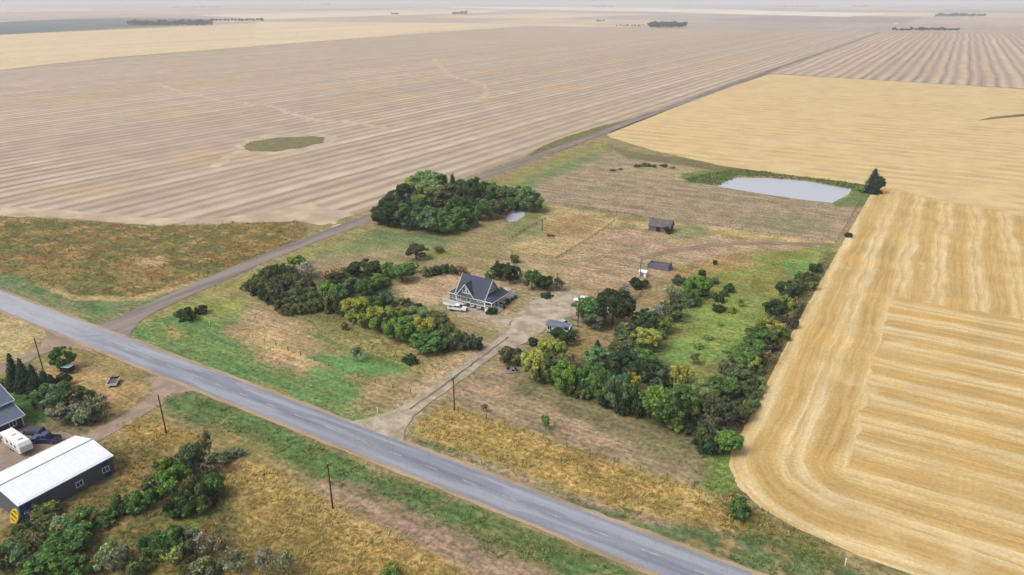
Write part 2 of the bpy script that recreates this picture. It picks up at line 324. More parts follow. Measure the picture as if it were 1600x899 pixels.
# pale headland and erosion trails in the mauve stubble
hl = gravel('straw_pale', C(206, 187, 158), C(184, 165, 142), (.3, .3, 1))
sheet('field_headland', pxl((0, 322), (120, 330), (230, 340), (330, 342), (420, 332), (470, 318), (540, 330), (575, 348), (500, 362), (478, 347), (390, 347), (230, 351), (100, 340), (0, 337)), .02, hl, 3, 1.2, .12)
for tr, wd in (([(240, 130), (300, 148), (345, 158), (420, 165), (450, 175), (490, 188), (540, 190), (600, 200), (620, 198)], 5), ([(678, 92), (690, 105), (700, 118), (730, 125), (757, 133), (760, 145), (750, 160)], 6), ([(330, 262), (375, 236), (420, 212), (505, 215), (520, 222)], 5), ([(400, 30), (440, 90), (500, 100), (560, 110)], 1)):
    if wd > 1: ribbon('dry_runnel', pxl(*tr), wd * 1.3, .02, hl, 4, wd * .8, .1)
# ------------------------------------------------------------------ near grassland: fine grid, colour of the cover itself per vertex
G0X, G1X, G0Y, G1Y, GS = -352.0, 42.0, 8.0, 462.0, .75
gx = np.arange(G0X, G1X, GS); gy = np.arange(G0Y, G1Y, GS); XX, YY = np.meshgrid(gx, gy, indexing='ij'); PX = XX.ravel(); PY = YY.ravel(); PT = np.c_[PX, PY]
sdN = sdist(PT, NW_POLY); sdG = sdist(PT, GOLD_POLY); sdF = np.minimum(sdN, sdG)
n_a = fbm(PX * .12, PY * .12, 4); n_b = fbm(PX * .35 + 40, PY * .35, 4); n_s = fbm(PX * .03, PY * .5 + 11, 4); n_c = fbm(PX * .05 + 80, PY * .05 + 30, 3)
GC = np.tile(np.array(C(150, 134, 88)[:3]), (len(PX), 1))
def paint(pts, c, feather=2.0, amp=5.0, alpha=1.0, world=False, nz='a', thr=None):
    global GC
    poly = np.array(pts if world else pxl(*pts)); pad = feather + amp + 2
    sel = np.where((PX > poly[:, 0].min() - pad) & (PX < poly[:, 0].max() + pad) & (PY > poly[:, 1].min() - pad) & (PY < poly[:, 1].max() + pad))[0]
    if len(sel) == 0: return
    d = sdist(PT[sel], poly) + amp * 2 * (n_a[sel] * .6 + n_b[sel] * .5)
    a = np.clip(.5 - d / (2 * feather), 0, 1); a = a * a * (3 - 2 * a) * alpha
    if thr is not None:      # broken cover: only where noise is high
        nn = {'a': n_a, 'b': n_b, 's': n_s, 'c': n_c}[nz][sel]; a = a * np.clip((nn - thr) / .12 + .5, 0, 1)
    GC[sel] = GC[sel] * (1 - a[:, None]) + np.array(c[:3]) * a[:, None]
g_bright, g_mid, g_dull, g_dark, lime = C(92, 132, 66), C(104, 122, 66), C(126, 128, 80), C(70, 94, 50), C(134, 142, 58)
tan, dry, mauve, gold, goldd, rust, olive = C(184, 156, 116), C(172, 148, 110), C(164, 142, 118), C(190, 150, 72), C(158, 118, 48), C(158, 112, 60), C(128, 116, 62)
# weedy patch beside the mauve stubble
W1 = [(-40, 332), (60, 342), (230, 352), (390, 348), (474, 346), (480, 372), (400, 405), (300, 442), (210, 464), (120, 464), (60, 446), (-40, 415)]
paint(W1, C(148, 126, 64), 1.2, 1.0); paint(W1, C(106, 108, 54), 1, 1, .9, nz='a', thr=-.04); paint(W1, C(150, 106, 52), 1, 1, .8, nz='s', thr=.1); paint(W1, C(188, 150, 92), 1, 1, .8, nz='b', thr=.16)
paint([(210, 405), (250, 400), (262, 412), (225, 422)], C(196, 164, 112), 2, 4)
paint([(-40, 412), (60, 443), (120, 462), (210, 466), (290, 450), (210, 492), (150, 506), (80, 482), (-40, 440)], g_dull, 1.5, 1.5)
paint([(-40, 412), (50, 440), (110, 462), (190, 478), (150, 494), (70, 468), (-40, 432)], C(88, 124, 70), 2, 3, nz='b', thr=-.05)
paint([(60, 440), (120, 462), (215, 463), (300, 440), (300, 447), (215, 470), (118, 469), (56, 447)], C(190, 158, 104), 1, 1, .8)
# along the gravel road
paint([(185, 512), (330, 452), (480, 388), (590, 354), (700, 318), (830, 262), (940, 222), (960, 232), (840, 280), (720, 325), (600, 372), (480, 412), (380, 448), (290, 488), (230, 515)], C(146, 138, 74), 2, 2)
paint([(440, 420), (590, 360), (690, 372), (700, 395), (600, 396), (520, 412), (470, 425)], C(132, 136, 84), 3, 5)
paint([(470, 412), (600, 388), (700, 398), (690, 412), (600, 410), (520, 425)], C(156, 136, 98), 4, 5, .9)
paint([(590, 358), (700, 368), (705, 382), (620, 382), (560, 384)], C(98, 124, 70), 4, 4, .8)
paint([(660, 395), (705, 388), (712, 400), (670, 410)], lime, 2, 2, .7)
# green mown ground between hedge and highway
W2 = [(193, 516), (290, 488), (345, 500), (420, 545), (540, 600), (640, 650), (600, 672), (500, 640), (400, 600), (250, 545)]
paint(W2, C(112, 138, 72), 2, 2.5); paint(W2, C(82, 132, 66), 1.5, 1, .9, nz='s', thr=-.02); paint(W2, C(152, 142, 84), 1.5, 1, .75, nz='s', thr=.16)
paint([(190, 522), (240, 548), (400, 604), (560, 664), (560, 672), (380, 606), (220, 548)], C(156, 132, 82), 1, 1.5, .8)
paint([(255, 512), (275, 508), (285, 528), (268, 530)], C(190, 158, 90), 1.5, 1.5, .8)
paint([(280, 480), (345, 470), (390, 470), (340, 505), (300, 500)], C(142, 150, 60), 3, 3, .9)
paint([(335, 492), (385, 490), (395, 505), (355, 515)], C(112, 132, 78), 1.5, 2, .9)
paint([(350, 520), (400, 480), (470, 500), (500, 540), (510, 580), (470, 590), (400, 560)], C(176, 148, 106), 3, 5)
paint([(390, 520), (420, 510), (490, 560), (480, 572), (410, 545)], C(200, 168, 112), 2, 3, .8)
paint([(480, 510), (560, 540), (640, 575), (690, 600), (700, 570), (620, 535), (540, 505)], C(168, 150, 92), 2.5, 3)
paint([(455, 490), (540, 503), (620, 545), (560, 535), (480, 508)], C(138, 138, 76), 3, 3)
paint([(470, 552), (520, 556), (560, 552), (640, 570), (636, 584), (585, 590), (520, 578)], C(104, 144, 74), 2, 3); paint([(478, 580), (500, 575), (545, 594), (572, 606), (548, 622), (510, 606)], C(104, 142, 72), 2, 3)
paint([(495, 520), (540, 540), (640, 578), (632, 582), (530, 546), (490, 528)], C(104, 122, 58), 1, 1)
paint([(600, 640), (640, 600), (700, 562), (745, 538), (780, 522), (772, 540), (700, 600), (650, 640), (610, 664), (590, 660)], C(184, 156, 118), 3, 3); paint([(570, 600), (640, 590), (620, 630), (580, 650), (540, 640)], C(166, 140, 96), 3, 5, .8)
# round the house
LAWN = [(596, 446), (650, 432), (700, 420), (760, 428), (830, 436), (872, 462), (800, 490), (788, 512), (744, 500), (700, 494), (640, 478), (600, 474)]
paint(LAWN, C(180, 152, 114), 3, 4); paint(LAWN, C(150, 134, 92), 2, 3, .7, nz='c', thr=.06); paint([(676, 478), (700, 470), (712, 486), (690, 492)], C(134, 136, 80), 2, 2, .9)
paint([(760, 412), (840, 400), (880, 420), (860, 440), (800, 430)], C(170, 146, 108), 3, 4)
# corral, dirt yard, brown hay pasture
paint([(790, 380), (850, 320), (900, 325), (975, 347), (930, 378), (872, 406), (800, 402)], C(190, 162, 112), 3, 6, .85); paint([(800, 330), (850, 318), (860, 330), (800, 372)], C(132, 134, 72), 2, 3)
paint([(838, 352), (900, 335), (945, 345), (920, 370), (860, 372)], C(158, 128, 82), 3, 4, .8); paint([(795, 345), (845, 345), (850, 368), (800, 380)], C(128, 130, 80), 3, 3, .8)
paint([(868, 432), (872, 404), (960, 356), (1060, 364), (1150, 374), (1310, 378), (1320, 395), (1180, 390), (1060, 420), (1000, 440), (940, 462), (890, 470)], C(176, 148, 114), 3, 5)
paint([(900, 420), (960, 380), (1020, 375), (960, 430)], C(152, 130, 100), 4, 6, .6)
PAST = [(838, 318), (826, 296), (880, 265), (960, 236), (1060, 258), (1110, 285), (1200, 306), (1305, 320), (1348, 312), (1308, 380), (1060, 347), (930, 328), (880, 320)]
paint(PAST, C(164, 142, 114), 2, 2.5); paint(PAST, C(146, 128, 98), 2, 2, .7, nz='s', thr=.04); paint([(1130, 345), (1250, 335), (1300, 345), (1240, 365)], C(134, 130, 88), 5, 6, .6)
paint([(960, 262), (1060, 255), (1130, 275), (1080, 285), (980, 275)], C(170, 150, 108), 3, 4, .8)
paint([(1065, 272), (1130, 262), (1250, 268), (1350, 285), (1378, 300), (1345, 325), (1300, 322), (1335, 300), (1250, 276), (1150, 274), (1120, 290), (1070, 285)], C(104, 122, 58), 1.5, 1.5)
paint([(948, 226), (1000, 240), (1130, 256), (1260, 266), (1250, 272), (1120, 266), (980, 248)], C(112, 104, 62), 1.5, 1.5, .8)
paint([(800, 288), (880, 255), (930, 238), (940, 246), (860, 280), (815, 300)], C(112, 132, 78), 3, 3, .8)
paint([(985, 345), (1100, 352), (1300, 378), (1290, 386), (1100, 364), (1000, 358)], C(192, 164, 108), 1.5, 2, .8); paint([(1060, 352), (1110, 352), (1105, 372), (1055, 372)], C(128, 134, 82), 2, 3, .8)
# green meadow and field margin on the east side
MEAD = [(1060, 420), (1150, 405), (1300, 382), (1310, 400), (1290, 430), (1230, 500), (1190, 590), (1160, 660), (1060, 620), (1020, 560), (1060, 490)]
paint(MEAD, C(138, 152, 66), 3, 4); paint(MEAD, C(106, 148, 70), 2, 2, .8, nz='a', thr=.06); paint(MEAD, C(140, 128, 56), 2, 2, .75, nz='c', thr=.05); paint(MEAD, C(150, 122, 74), 2, 2, .5, nz='b', thr=.2)
paint([(1040, 428), (1110, 402), (1180, 395), (1190, 415), (1100, 428), (1060, 440)], C(176, 136, 86), 3, 4, .8)
paint([(1290, 395), (1306, 396), (1292, 420), (1217, 560), (1172, 650), (1155, 720), (1140, 720), (1160, 640), (1200, 550)], C(116, 104, 66), 1.5, 1.0, .95)
paint([(1090, 700), (1155, 700), (1160, 770), (1100, 780), (1085, 745)], C(112, 140, 54), 2, 2.5, .9)
paint([(870, 530), (905, 515), (940, 535), (925, 580), (880, 575)], C(150, 126, 70), 2.5, 3, .9); paint([(900, 445), (1000, 440), (1030, 470), (990, 480), (985, 520), (930, 525)], C(166, 134, 94), 3, 4, .7)
paint([(805, 545), (850, 515), (868, 520), (850, 540), (820, 550)], C(128, 124, 66), 1.5, 1, .8)
# tan lawn south of the shelterbelt, roadside on the north side
SL = [(705, 612), (785, 560), (830, 590), (920, 630), (1010, 665), (1090, 690), (1106, 740), (1085, 758), (960, 718), (820, 668), (735, 640)]
paint(SL, C(164, 140, 108), 2, 2); paint(SL, C(142, 120, 96), 2, 2, .6, nz='s', thr=.05); paint([(800, 575), (860, 600), (960, 645), (1090, 690), (1100, 735), (1020, 705), (900, 655), (800, 610)], C(118, 112, 72), 3, 3, .8)
GR = [(655, 662), (690, 640), (735, 645), (820, 675), (960, 725), (1085, 765), (1160, 795), (1240, 838), (1180, 840), (1060, 815), (900, 775), (760, 715), (670, 690)]
paint(GR, C(186, 154, 82), 2, 2); paint(GR, C(156, 126, 60), 2, 2, .7, nz='b', thr=.06); paint(GR, C(204, 170, 104), 2, 2, .7, nz='a', thr=.1)
RS = [(640, 690), (800, 754), (1000, 834), (1180, 905), (1400, 930), (1330, 885), (1230, 842), (1060, 818), (900, 778), (740, 712), (670, 690)]
paint(RS, C(152, 130, 88), 1.5, 1); paint(RS, C(94, 116, 70), 1, 1, .9, nz='b', thr=-.02); paint([(700, 700), (900, 775), (1060, 818), (1060, 826), (880, 780), (690, 708)], C(170, 142, 112), 1, 1.5, .8)
paint([(1100, 770), (1160, 780), (1240, 830), (1340, 885), (1280, 880), (1160, 830)], C(116, 116, 56), 2, 2.5, .8)
# south of the highway
paint([(-40, 480), (40, 500), (70, 512), (75, 526), (40, 550), (-40, 590)], C(184, 162, 108), 2, 2)
GW = [(255, 622), (300, 612), (400, 650), (600, 742), (800, 818), (1010, 902), (860, 905), (720, 840), (600, 780), (480, 740), (400, 690), (330, 668), (270, 650)]
paint(GW, C(116, 120, 66), 1.5, 1.5); paint(GW, C(84, 116, 60), 1.2, 1, .9, nz='b', thr=-.04); paint([(280, 625), (400, 655), (560, 735), (540, 760), (440, 720), (340, 665)], C(98, 124, 62), 2, 3, .7)
paint([(478, 748), (540, 750), (620, 785), (720, 830), (880, 905), (740, 905), (640, 845), (560, 805), (500, 778)], C(164, 136, 112), 1.5, 1.5)
paint([(480, 748), (540, 752), (720, 832), (880, 905), (850, 905), (700, 836), (530, 765)], C(134, 122, 78), 1.2, 2, .6)
paint([(330, 655), (430, 700), (420, 740), (360, 725), (310, 690)], C(136, 124, 66), 3, 4, .9)
GS_ = [(180, 668), (215, 650), (300, 682), (350, 720), (430, 735), (505, 782), (560, 812), (645, 852), (740, 905), (300, 905), (380, 830), (360, 760), (280, 700), (215, 700)]
paint(GS_, C(186, 154, 82), 2, 2.5); paint(GS_, C(148, 122, 58), 2, 2, .75, nz='b', thr=.05); paint(GS_, C(206, 172, 106), 2, 2, .8, nz='a', thr=.1); paint(GS_, C(132, 116, 54), 2, 2, .6, nz='c', thr=.1)
SH = [(150, 690), (240, 700), (340, 740), (380, 830), (330, 905), (-40, 905), (0, 830), (60, 800), (180, 760)]
paint(SH, C(140, 122, 66), 3, 4); paint(SH, C(100, 104, 46), 2, 2, .8, nz='a', thr=.03); paint(SH, C(156, 124, 66), 2, 2, .8, nz='b', thr=.08)
paint([(290, 820), (330, 770), (350, 790), (310, 830), (240, 850)], C(112, 128, 54), 2, 3, .9)
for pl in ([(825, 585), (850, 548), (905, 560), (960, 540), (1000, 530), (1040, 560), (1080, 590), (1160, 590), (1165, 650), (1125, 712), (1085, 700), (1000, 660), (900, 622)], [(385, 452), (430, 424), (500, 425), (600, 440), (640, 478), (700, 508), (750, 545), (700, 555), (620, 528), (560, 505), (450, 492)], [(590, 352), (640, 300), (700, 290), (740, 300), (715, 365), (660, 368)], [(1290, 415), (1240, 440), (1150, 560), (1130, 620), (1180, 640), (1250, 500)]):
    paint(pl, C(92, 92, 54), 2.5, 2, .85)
# neighbour's yard
paint([(78, 560), (130, 548), (200, 575), (235, 596), (228, 625), (160, 662), (110, 672), (70, 620), (60, 590)], C(178, 144, 92), 2, 3); paint([(60, 548), (120, 540), (220, 580), (236, 600), (180, 590), (110, 556)], C(142, 130, 74), 1.5, 1.5, .9)
paint([(-30, 590), (50, 555), (75, 556), (40, 590), (10, 605)], C(140, 130, 70), 2, 2)
paint([(10, 622), (60, 605), (95, 640), (85, 668), (40, 665), (25, 640)], C(58, 104, 38), 1.5, 1.5)
paint([(60, 660), (110, 650), (160, 660), (120, 690), (70, 690)], C(132, 116, 84), 2, 2)
for pl, cc in (([(782, 545), (792, 520), (806, 492), (838, 468), (870, 456), (905, 455), (918, 470), (908, 492), (880, 500), (856, 505), (848, 520), (822, 535), (800, 552)], C(176, 160, 134)), ([(712, 484), (740, 480), (800, 498), (792, 514), (712, 492)], C(176, 158, 132))): paint(pl, cc, 3.0, 2.5, .85)
paint([(-93.6, 96), (-93.2, 104), (-92.8, 150), (-87.4, 150), (-87.0, 104), (-84, 97)], C(160, 142, 112), 1.6, 1.2, .7, world=True)
_g = (GC @ np.array([.3, .6, .1]))[:, None]; GC = (GC * .9 + _g * .1) * 1.08
PZ = .03 + .10 * fbm(PX * .3, PY * .3, 3)
PZ = np.where(sdF < 0, np.minimum(PZ, .03) - np.clip(-sdF * .12, 0, .3), PZ)
# hollows for the two ponds
POND = pxl((1122, 291), (1132, 283), (1152, 277), (1200, 277.5), (1262, 283), (1331, 295), (1326, 303), (1300, 316.5), (1250, 311), (1190, 302)); DUG = pxl((790, 341), (796, 331), (806, 327), (820, 331), (819, 337), (808, 344), (796, 346))
for pl, dp in ((POND, .9), (DUG, .9)):
    d = sdist(PT, pl); PZ = PZ - dp * np.clip((1.0 - d) / 2.5, 0, 1)
nx, ny = len(gx), len(gy); idx = np.arange(nx * ny).reshape(nx, ny)
Q = np.c_[idx[:-1, :-1].ravel(), idx[1:, :-1].ravel(), idx[1:, 1:].ravel(), idx[:-1, 1:].ravel()]
keep = (sdF[Q] > -2.6).any(1); Q = Q[keep]
used, inv = np.unique(Q, return_inverse=True); Q = inv.reshape(Q.shape)
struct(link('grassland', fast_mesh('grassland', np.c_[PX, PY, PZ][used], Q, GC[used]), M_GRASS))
# water, pits, grass islands in the fields
sheet('pond_water', POND, -.28, M_WATER, 2.0, .3, .4); sheet('dugout_water', DUG, -.30, M_WATER, 2.0, .3, .4)
sheet('field_headland', pxl((362, 230), (385, 219), (430, 212), (495, 209), (530, 214), (516, 226), (470, 237), (420, 242), (380, 240)), .03, hl, 2, 2.0, .1)
sheet('grass_patch', pxl((378, 229), (392, 222), (430, 216), (490, 213), (510, 216), (505, 223), (470, 232), (420, 238), (388, 236)), .04, M_GRASS, 1.5, 2.6, .12, C(128, 120, 84))
sheet('grass_patch', pxl((824, 243), (848, 228), (890, 212), (940, 197), (1000, 183), (1008, 185), (950, 208), (880, 236), (842, 246)), .05, M_GRASS, 2, .8, .2, C(120, 116, 66))
sheet('dirt_scar', pxl((1526, 189), (1550, 183), (1600, 178), (1640, 176), (1600, 182), (1556, 186)), .05, M_GRASS, 3, .4, .2, C(124, 106, 84))
# ------------------------------------------------------------------ roads
ribbon('road_shoulder', [(-1500, 91.4), (1500, 91.4)], 9.6, .13, M_SHOULDER, 1.5, .6, .4)
HW = ribbon('highway', [(-1500, 91.4), (1500, 91.4)], 7.6, .165, M_ASPH, 1.2, .26, .6)
def gw(p): return 7.0 + max(0, 1 - (p[1] - 95) / 14.0) * 3.0
ribbon('gravel_road', [(-186, 94), (-188.5, 99), (-192, 112), (-195, 135), (-198, 160), (-199.5, 190), (-200, 300), (-201, 420), (-203, 600), (-204, 1000), (-204.5, 2400)], 7, .12, M_GRAVEL_ROAD, 3, .45, .2, gw)
ribbon('gravel_road', [(-1500, 2395), (-204, 2400), (600, 2650)], 9, .05, M_GRAVEL_ROAD, 20, 1, .02)
def dwf(p): return 4.5 + max(0, 1 - (p[1] - 95) / 13.0) ** 2 * 11.0
ribbon('driveway', [(-90.5, 95.0), (-90.2, 104), (-89.8, 118), (-89.9, 135), (-90.2, 147), (-90.4, 152)], 5.2, .145, M_GRAVEL, 1.2, .35, .5, dwf)
M_TRACK = gravel('track_grass', C(100, 96, 72), C(132, 118, 92), (2, .3, 1))
ribbon('track_grass', [(-90.1, 106), (-89.8, 118), (-89.9, 135), (-90.1, 149)], .55, .165, M_TRACK, 1.0, .3, .6)
sheet('gravel_yard', pxl((782, 545), (792, 520), (806, 492), (838, 468), (870, 456), (905, 455), (918, 470), (908, 492), (880, 500), (856, 505), (848, 520), (822, 535), (800, 552)), .16, M_GRAVEL, 1.0, 1.3, .5)
sheet('side_drive', pxl((716, 484), (740, 482), (764, 490), (800, 500), (792, 512), (760, 500), (730, 493), (712, 490)), .13, M_GRAVEL, 1.5, .3, .4)
M_TRK = gravel('dirt_track', C(158, 136, 114), C(140, 122, 100), (.3, 1, 1))
ribbon('dirt_track', pxl((1000, 405), (1050, 392), (1110, 384), (1180, 380), (1250, 382), (1300, 382)), 3.2, .12, M_TRK, 2, .8, .15)
sheet('road_apron', [(-199, 94.5), (-194, 97), (-193, 104), (-188, 106), (-184, 102), (-180, 97), (-174, 94.5)], .10, M_GRAVEL_ROAD, 1.5, .3, .4)
sheet('road_apron', pxl((225, 590), (238, 600), (240, 618), (226, 640), (246, 636), (275, 616), (300, 611), (350, 625), (330, 612), (260, 590)), .085, M_YARD, 1.5, .3, .4)
sheet('road_apron', pxl((40, 505), (68, 514), (74, 524), (66, 536), (60, 556), (90, 545), (125, 545), (160, 556), (120, 535), (70, 510)), .085, M_YARD, 1.5, .3, .4)
ribbon('driveway', pxl((272, 606), (258, 612), (236, 630), (200, 655), (150, 682), (100, 706), (30, 735), (-60, 772)), 4.6, .11, M_YARD, 1.2, .3, .5, None)
ribbon('driveway', pxl((104, 536), (80, 542), (40, 560), (-20, 587), (-80, 610)), 5, .11, M_YARD, 1.2, .3, .5, None)
sheet('gravel_yard', pxl((150, 690), (96, 676), (60, 684), (40, 668), (0, 690), (-60, 690), (-60, 800), (0, 765), (130, 700)), .095, M_YARD, 1.2, .5, .4)
# dashed centre line, worn
kp = NT('road_paint'); _p = kp.pos(); M_PAINT = kp.done(kp.mix(kp.smooth(kp.noise(_p, 2.2, 5, .75), .40, .58), C(156, 158, 166), C(208, 208, 206)), .7)
dash = MB().add([(-1.5, -.07, 0), (1.5, -.07, 0), (1.5, .07, 0), (-1.5, .07, 0)], [(0, 1, 2, 3)]).mesh('lane_dash'); dash.materials.append(M_PAINT)
for i in range(34):
    o = link('lane_dash', dash, None, HW); o.location = (-280 + i * 9.0, 91.35, .1725)
# ------------------------------------------------------------------ vegetation prototypes
def leaf_mat():
    k = NT('foliage'); oi = k.n('ShaderNodeObjectInfo'); a = k.attr('Leaf')
    col = k.mix(1.0, oi.outputs['Color'], a, 'MULTIPLY'); k.b.inputs['Specular IOR Level'].default_value = .15
    k.done(col, .75); tr = k.n('ShaderNodeBsdfTranslucent'); k.l(k.mix(1.0, col, (1.1, 1.25, .7, 1), 'MULTIPLY'), tr.inputs[0])
    mx = k.n('ShaderNodeMixShader'); mx.inputs[0].default_value = .36; k.l(k.b.outputs[0], mx.inputs[1]); k.l(tr.outputs[0], mx.inputs[2]); k.l(mx.outputs[0], k.out.inputs['Surface']); return k.m
M_LEAF = leaf_mat()
M_BARK = plain('bark', C(96, 84, 74), .95, var=.3, scale=4); M_TWIG = plain('dead_twig', C(140, 132, 128), .95, var=.25, scale=3)
def unit(v): return v / np.maximum(np.linalg.norm(v, axis=1)[:, None], 1e-6)
def cards(rng, pos, nrm, size, aspect=1.0):
    n = len(pos); nrm = unit(nrm); r = unit(rng.normal(size=(n, 3))); a = unit(np.cross(nrm, r)); b = np.cross(nrm, a)
    s = size * rng.uniform(.6, 1.35, n)[:, None]; a = a * s; b = b * s * aspect
    bend = nrm * s * .25
    V = np.stack([pos - a * .5 - b * .35, pos + a * .35 - b * .5 - bend, pos + a * .55 + b * .4, pos - a * .3 + b * .55 - bend], 1)
    return V.reshape(-1, 3), np.arange(4 * n).reshape(n, 4)
def crown_mesh(name, rng, lobes, n, size, tint=None, drop=0.0):
    """leaf clumps: lobes = list of (x,y,z,r,flat)"""
    L = np.array([l[:4] for l in lobes]); w8 = L[:, 3] ** 2; which = rng.choice(len(L), n, p=w8 / w8.sum())
    d = unit(rng.normal(size=(n, 3)) + np.array([0, 0, .25])); rad = L[which, 3] * rng.uniform(.5, 1.06, n) ** .55
    pos = L[which, :3] + d * rad[:, None] * np.array([1, 1, .85]); pos += rng.normal(size=(n, 3)) * size * .25
    pos[:, 2] = np.maximum(pos[:, 2], .08)
    V, Fc = cards(rng, pos, d + .75 * unit(rng.normal(size=(n, 3))), size)
    lv = rng.uniform(.82, 1.18, len(L))[which]; br = np.clip(rng.normal(1.0, .28, n), .4, 1.8) * lv
    warm = np.clip(rng.normal(size=len(L))[which] * .10 + rng.normal(size=n) * .08, -.25, .35)
    if tint is not None: warm = warm + tint * np.clip((pos[:, 2] / pos[:, 2].max() - .45) * 1.6, 0, 1) * (rng.random(len(L))[which] > .35)
    c = np.stack([br * (1 + warm), br * (1 + warm * .35), br * (1 - warm * .6)], 1)
    return fast_mesh(name, V, Fc, np.repeat(c, 4, 0), 'Leaf')
def trunk_mesh(rng, h, spread, r=.18, limbs=5):
    m = MB(); m.tube((0, 0, -.25), (0, 0, h * .45), r, r * .7, 6)
    for i in range(limbs):
        a = 2 * math.pi * i / limbs + rng.uniform(-.4, .4); z0 = h * rng.uniform(.2, .45); m.tube((0, 0, z0), (math.cos(a) * spread, math.sin(a) * spread, h * rng.uniform(.6, .85)), r * .5, r * .15, 5)
    me = m.mesh('trunk'); me.materials.append(M_BARK); return me
PROTO = {}
def proto(kind, crowns, h, wd): PROTO[kind] = (crowns, h, wd)
def ell_lobes(rng, n, cz, rx, rz, r0, r1):
    out = []
    for i in range(n):
        d = unit(rng.normal(size=(1, 3)))[0]; f = rng.uniform(.55, .95); r = rng.uniform(r0, r1)
        out.append((d[0] * (rx - r * .7) * f * 1.15, d[1] * (rx - r * .7) * f * 1.15, max(cz + d[2] * (rz - r * .6) * f, r * .55), r))
    return out
def mk(kind, nvar, h, wd, fn, trunk):
    vs_ = []
    for i in range(nvar):
        rng = np.random.default_rng(abs(hash(kind)) % 9973 if False else sum(map(ord, kind)) * 13 + i)
        cm = fn(rng); cm.materials.append(M_LEAF); vs_.append((cm, trunk(rng)))
    proto(kind, vs_, h, wd)
mk('broad', 4, 8.0, 8.0, lambda g: crown_mesh('crown', g, ell_lobes(g, 34, 4.3, 4.1, 3.7, .55, 1.35), 5600, .40), lambda g: trunk_mesh(g, 8, 2.2, .2))
mk('maple', 3, 8.0, 8.0, lambda g: crown_mesh('crown', g, ell_lobes(g, 34, 4.3, 4.1, 3.7, .55, 1.3), 5600, .40, tint=.30), lambda g: trunk_mesh(g, 8, 2.2, .2))
mk('shrub', 4, 3.0, 4.0, lambda g: crown_mesh('crown', g, ell_lobes(g, 20, 1.15, 2.0, 1.6, .3, .7), 2000, .27), lambda g: trunk_mesh(g, 2.4, 1.0, .07, 7))
mk('oval', 3, 12.0, 6.0, lambda g: crown_mesh('crown', g, ell_lobes(g, 30, 6.4, 2.9, 5.6, .7, 1.3), 5000, .42), lambda g: trunk_mesh(g, 12, 1.4, .2))
def spruce_mesh(g):
    n = 4200; t = g.random(n) ** .75; z = .35 + (1 - t) * 0 + 9.5 * (1 - np.sqrt(g.random(n))) ; whorl = np.round(z / .55) * .55 + g.normal(size=n) * .1
    rr = 2.25 * (1 - whorl / 10.2) ** .9; br = g.integers(0, 8, n); ang = br / 8 * 2 * math.pi + np.floor(whorl / .55) * .9 + g.normal(size=n) * .13
    f = g.random(n) ** .6; rad = rr * f * (1 + .32 * np.sin(br * 2.3 + whorl * 1.7)); pos = np.stack([np.cos(ang) * rad, np.sin(ang) * rad, whorl - .28 * rad + g.normal(size=n) * .08 + .25], 1)
    pos[:, 2] = np.maximum(pos[:, 2], .1); pos += g.normal(size=(n, 3)) * .16
    V, Fc = cards(g, pos, np.stack([np.cos(ang) * .5, np.sin(ang) * .5, np.full(n, .9)], 1) + .5 * g.normal(size=(n, 3)), .34, .8)
    b = g.uniform(.65, 1.25, n); c = np.stack([b, b, b * g.uniform(.85, 1.1, n)], 1); return fast_mesh('crown', V, Fc, np.repeat(c, 4, 0), 'Leaf')
mk('spruce', 3, 10.0, 4.5, spruce_mesh, lambda g: MB().tube((0, 0, -.2), (0, 0, 9.2), .18, .03, 6).mesh('trunk'))
for cm_, tm_ in PROTO['spruce'][0]:
    tm_.materials.append(M_BARK)
def bare_mesh(g, leafy=0):
    m = MB()
    def grow(p, d, L, r, lev):
        q = p + d * L; m.tube(p, q, r, r * .6, 4 if lev < 2 else 3)
        if lev >= 4: return
        for i in range(3 if lev < 3 else 4):
            nd = (d + Vector(g.normal(size=3)) * .55 + Vector((0, 0, .12))).normalized(); grow(p + d * L * g.uniform(.55, 1.0), nd, L * g.uniform(.55, .8), r * .55, lev + 1)
    for i in range(5):
        a = 2 * math.pi * i / 5 + g.uniform(-.4, .4); grow(Vector((math.cos(a) * .3, math.sin(a) * .3, -.1)), Vector((math.cos(a) * .5, math.sin(a) * .5, 1)).normalized(), 1.5, .07, 1)
    me = m.mesh('branches'); me.materials.append(M_TWIG); return me
mk('bare', 2, 4.0, 4.0, lambda g: crown_mesh('crown', g, ell_lobes(g, 14, 2.3, 1.8, 1.5, .35, .7), 420, .26), lambda g: bare_mesh(g))
mk('sapling', 2, 2.5, 1.8, lambda g: crown_mesh('crown', g, ell_lobes(g, 9, 1.5, .8, .9, .25, .42), 420, .2), lambda g: trunk_mesh(g, 2.4, .5, .04, 4))
mk('far', 2, 9.0, 9.0, lambda g: crown_mesh('crown', g, ell_lobes(g, 16, 4.6, 4.4, 4.2, 1.0, 2.2), 700, 1.1), lambda g: None)
COLS = {  # leaf colours as seen in even light
    'dark': (56, 76, 44), 'deep': (48, 66, 42), 'green': (80, 106, 56), 'fresh': (92, 122, 58), 'lime': (118, 134, 64), 'yellow': (138, 142, 74), 'olive': (92, 98, 62), 'dusk': (74, 80, 58),
    'blue': (88, 106, 72), 'sage': (116, 124, 96), 'grey': (140, 134, 122), 'brown': (132, 114, 84), 'pale': (112, 132, 84), 'spruce': (46, 66, 48)}
ADJ = {'dark': 'dark green', 'deep': 'very dark green', 'green': 'mid green', 'fresh': 'fresh green', 'lime': 'yellow-green', 'yellow': 'yellowing', 'olive': 'olive green', 'dusk': 'dull brownish green', 'blue': 'blue-green', 'sage': 'silvery grey-green',
       'grey': 'greyish', 'brown': 'dry brownish', 'pale': 'pale green', 'spruce': 'dark'}
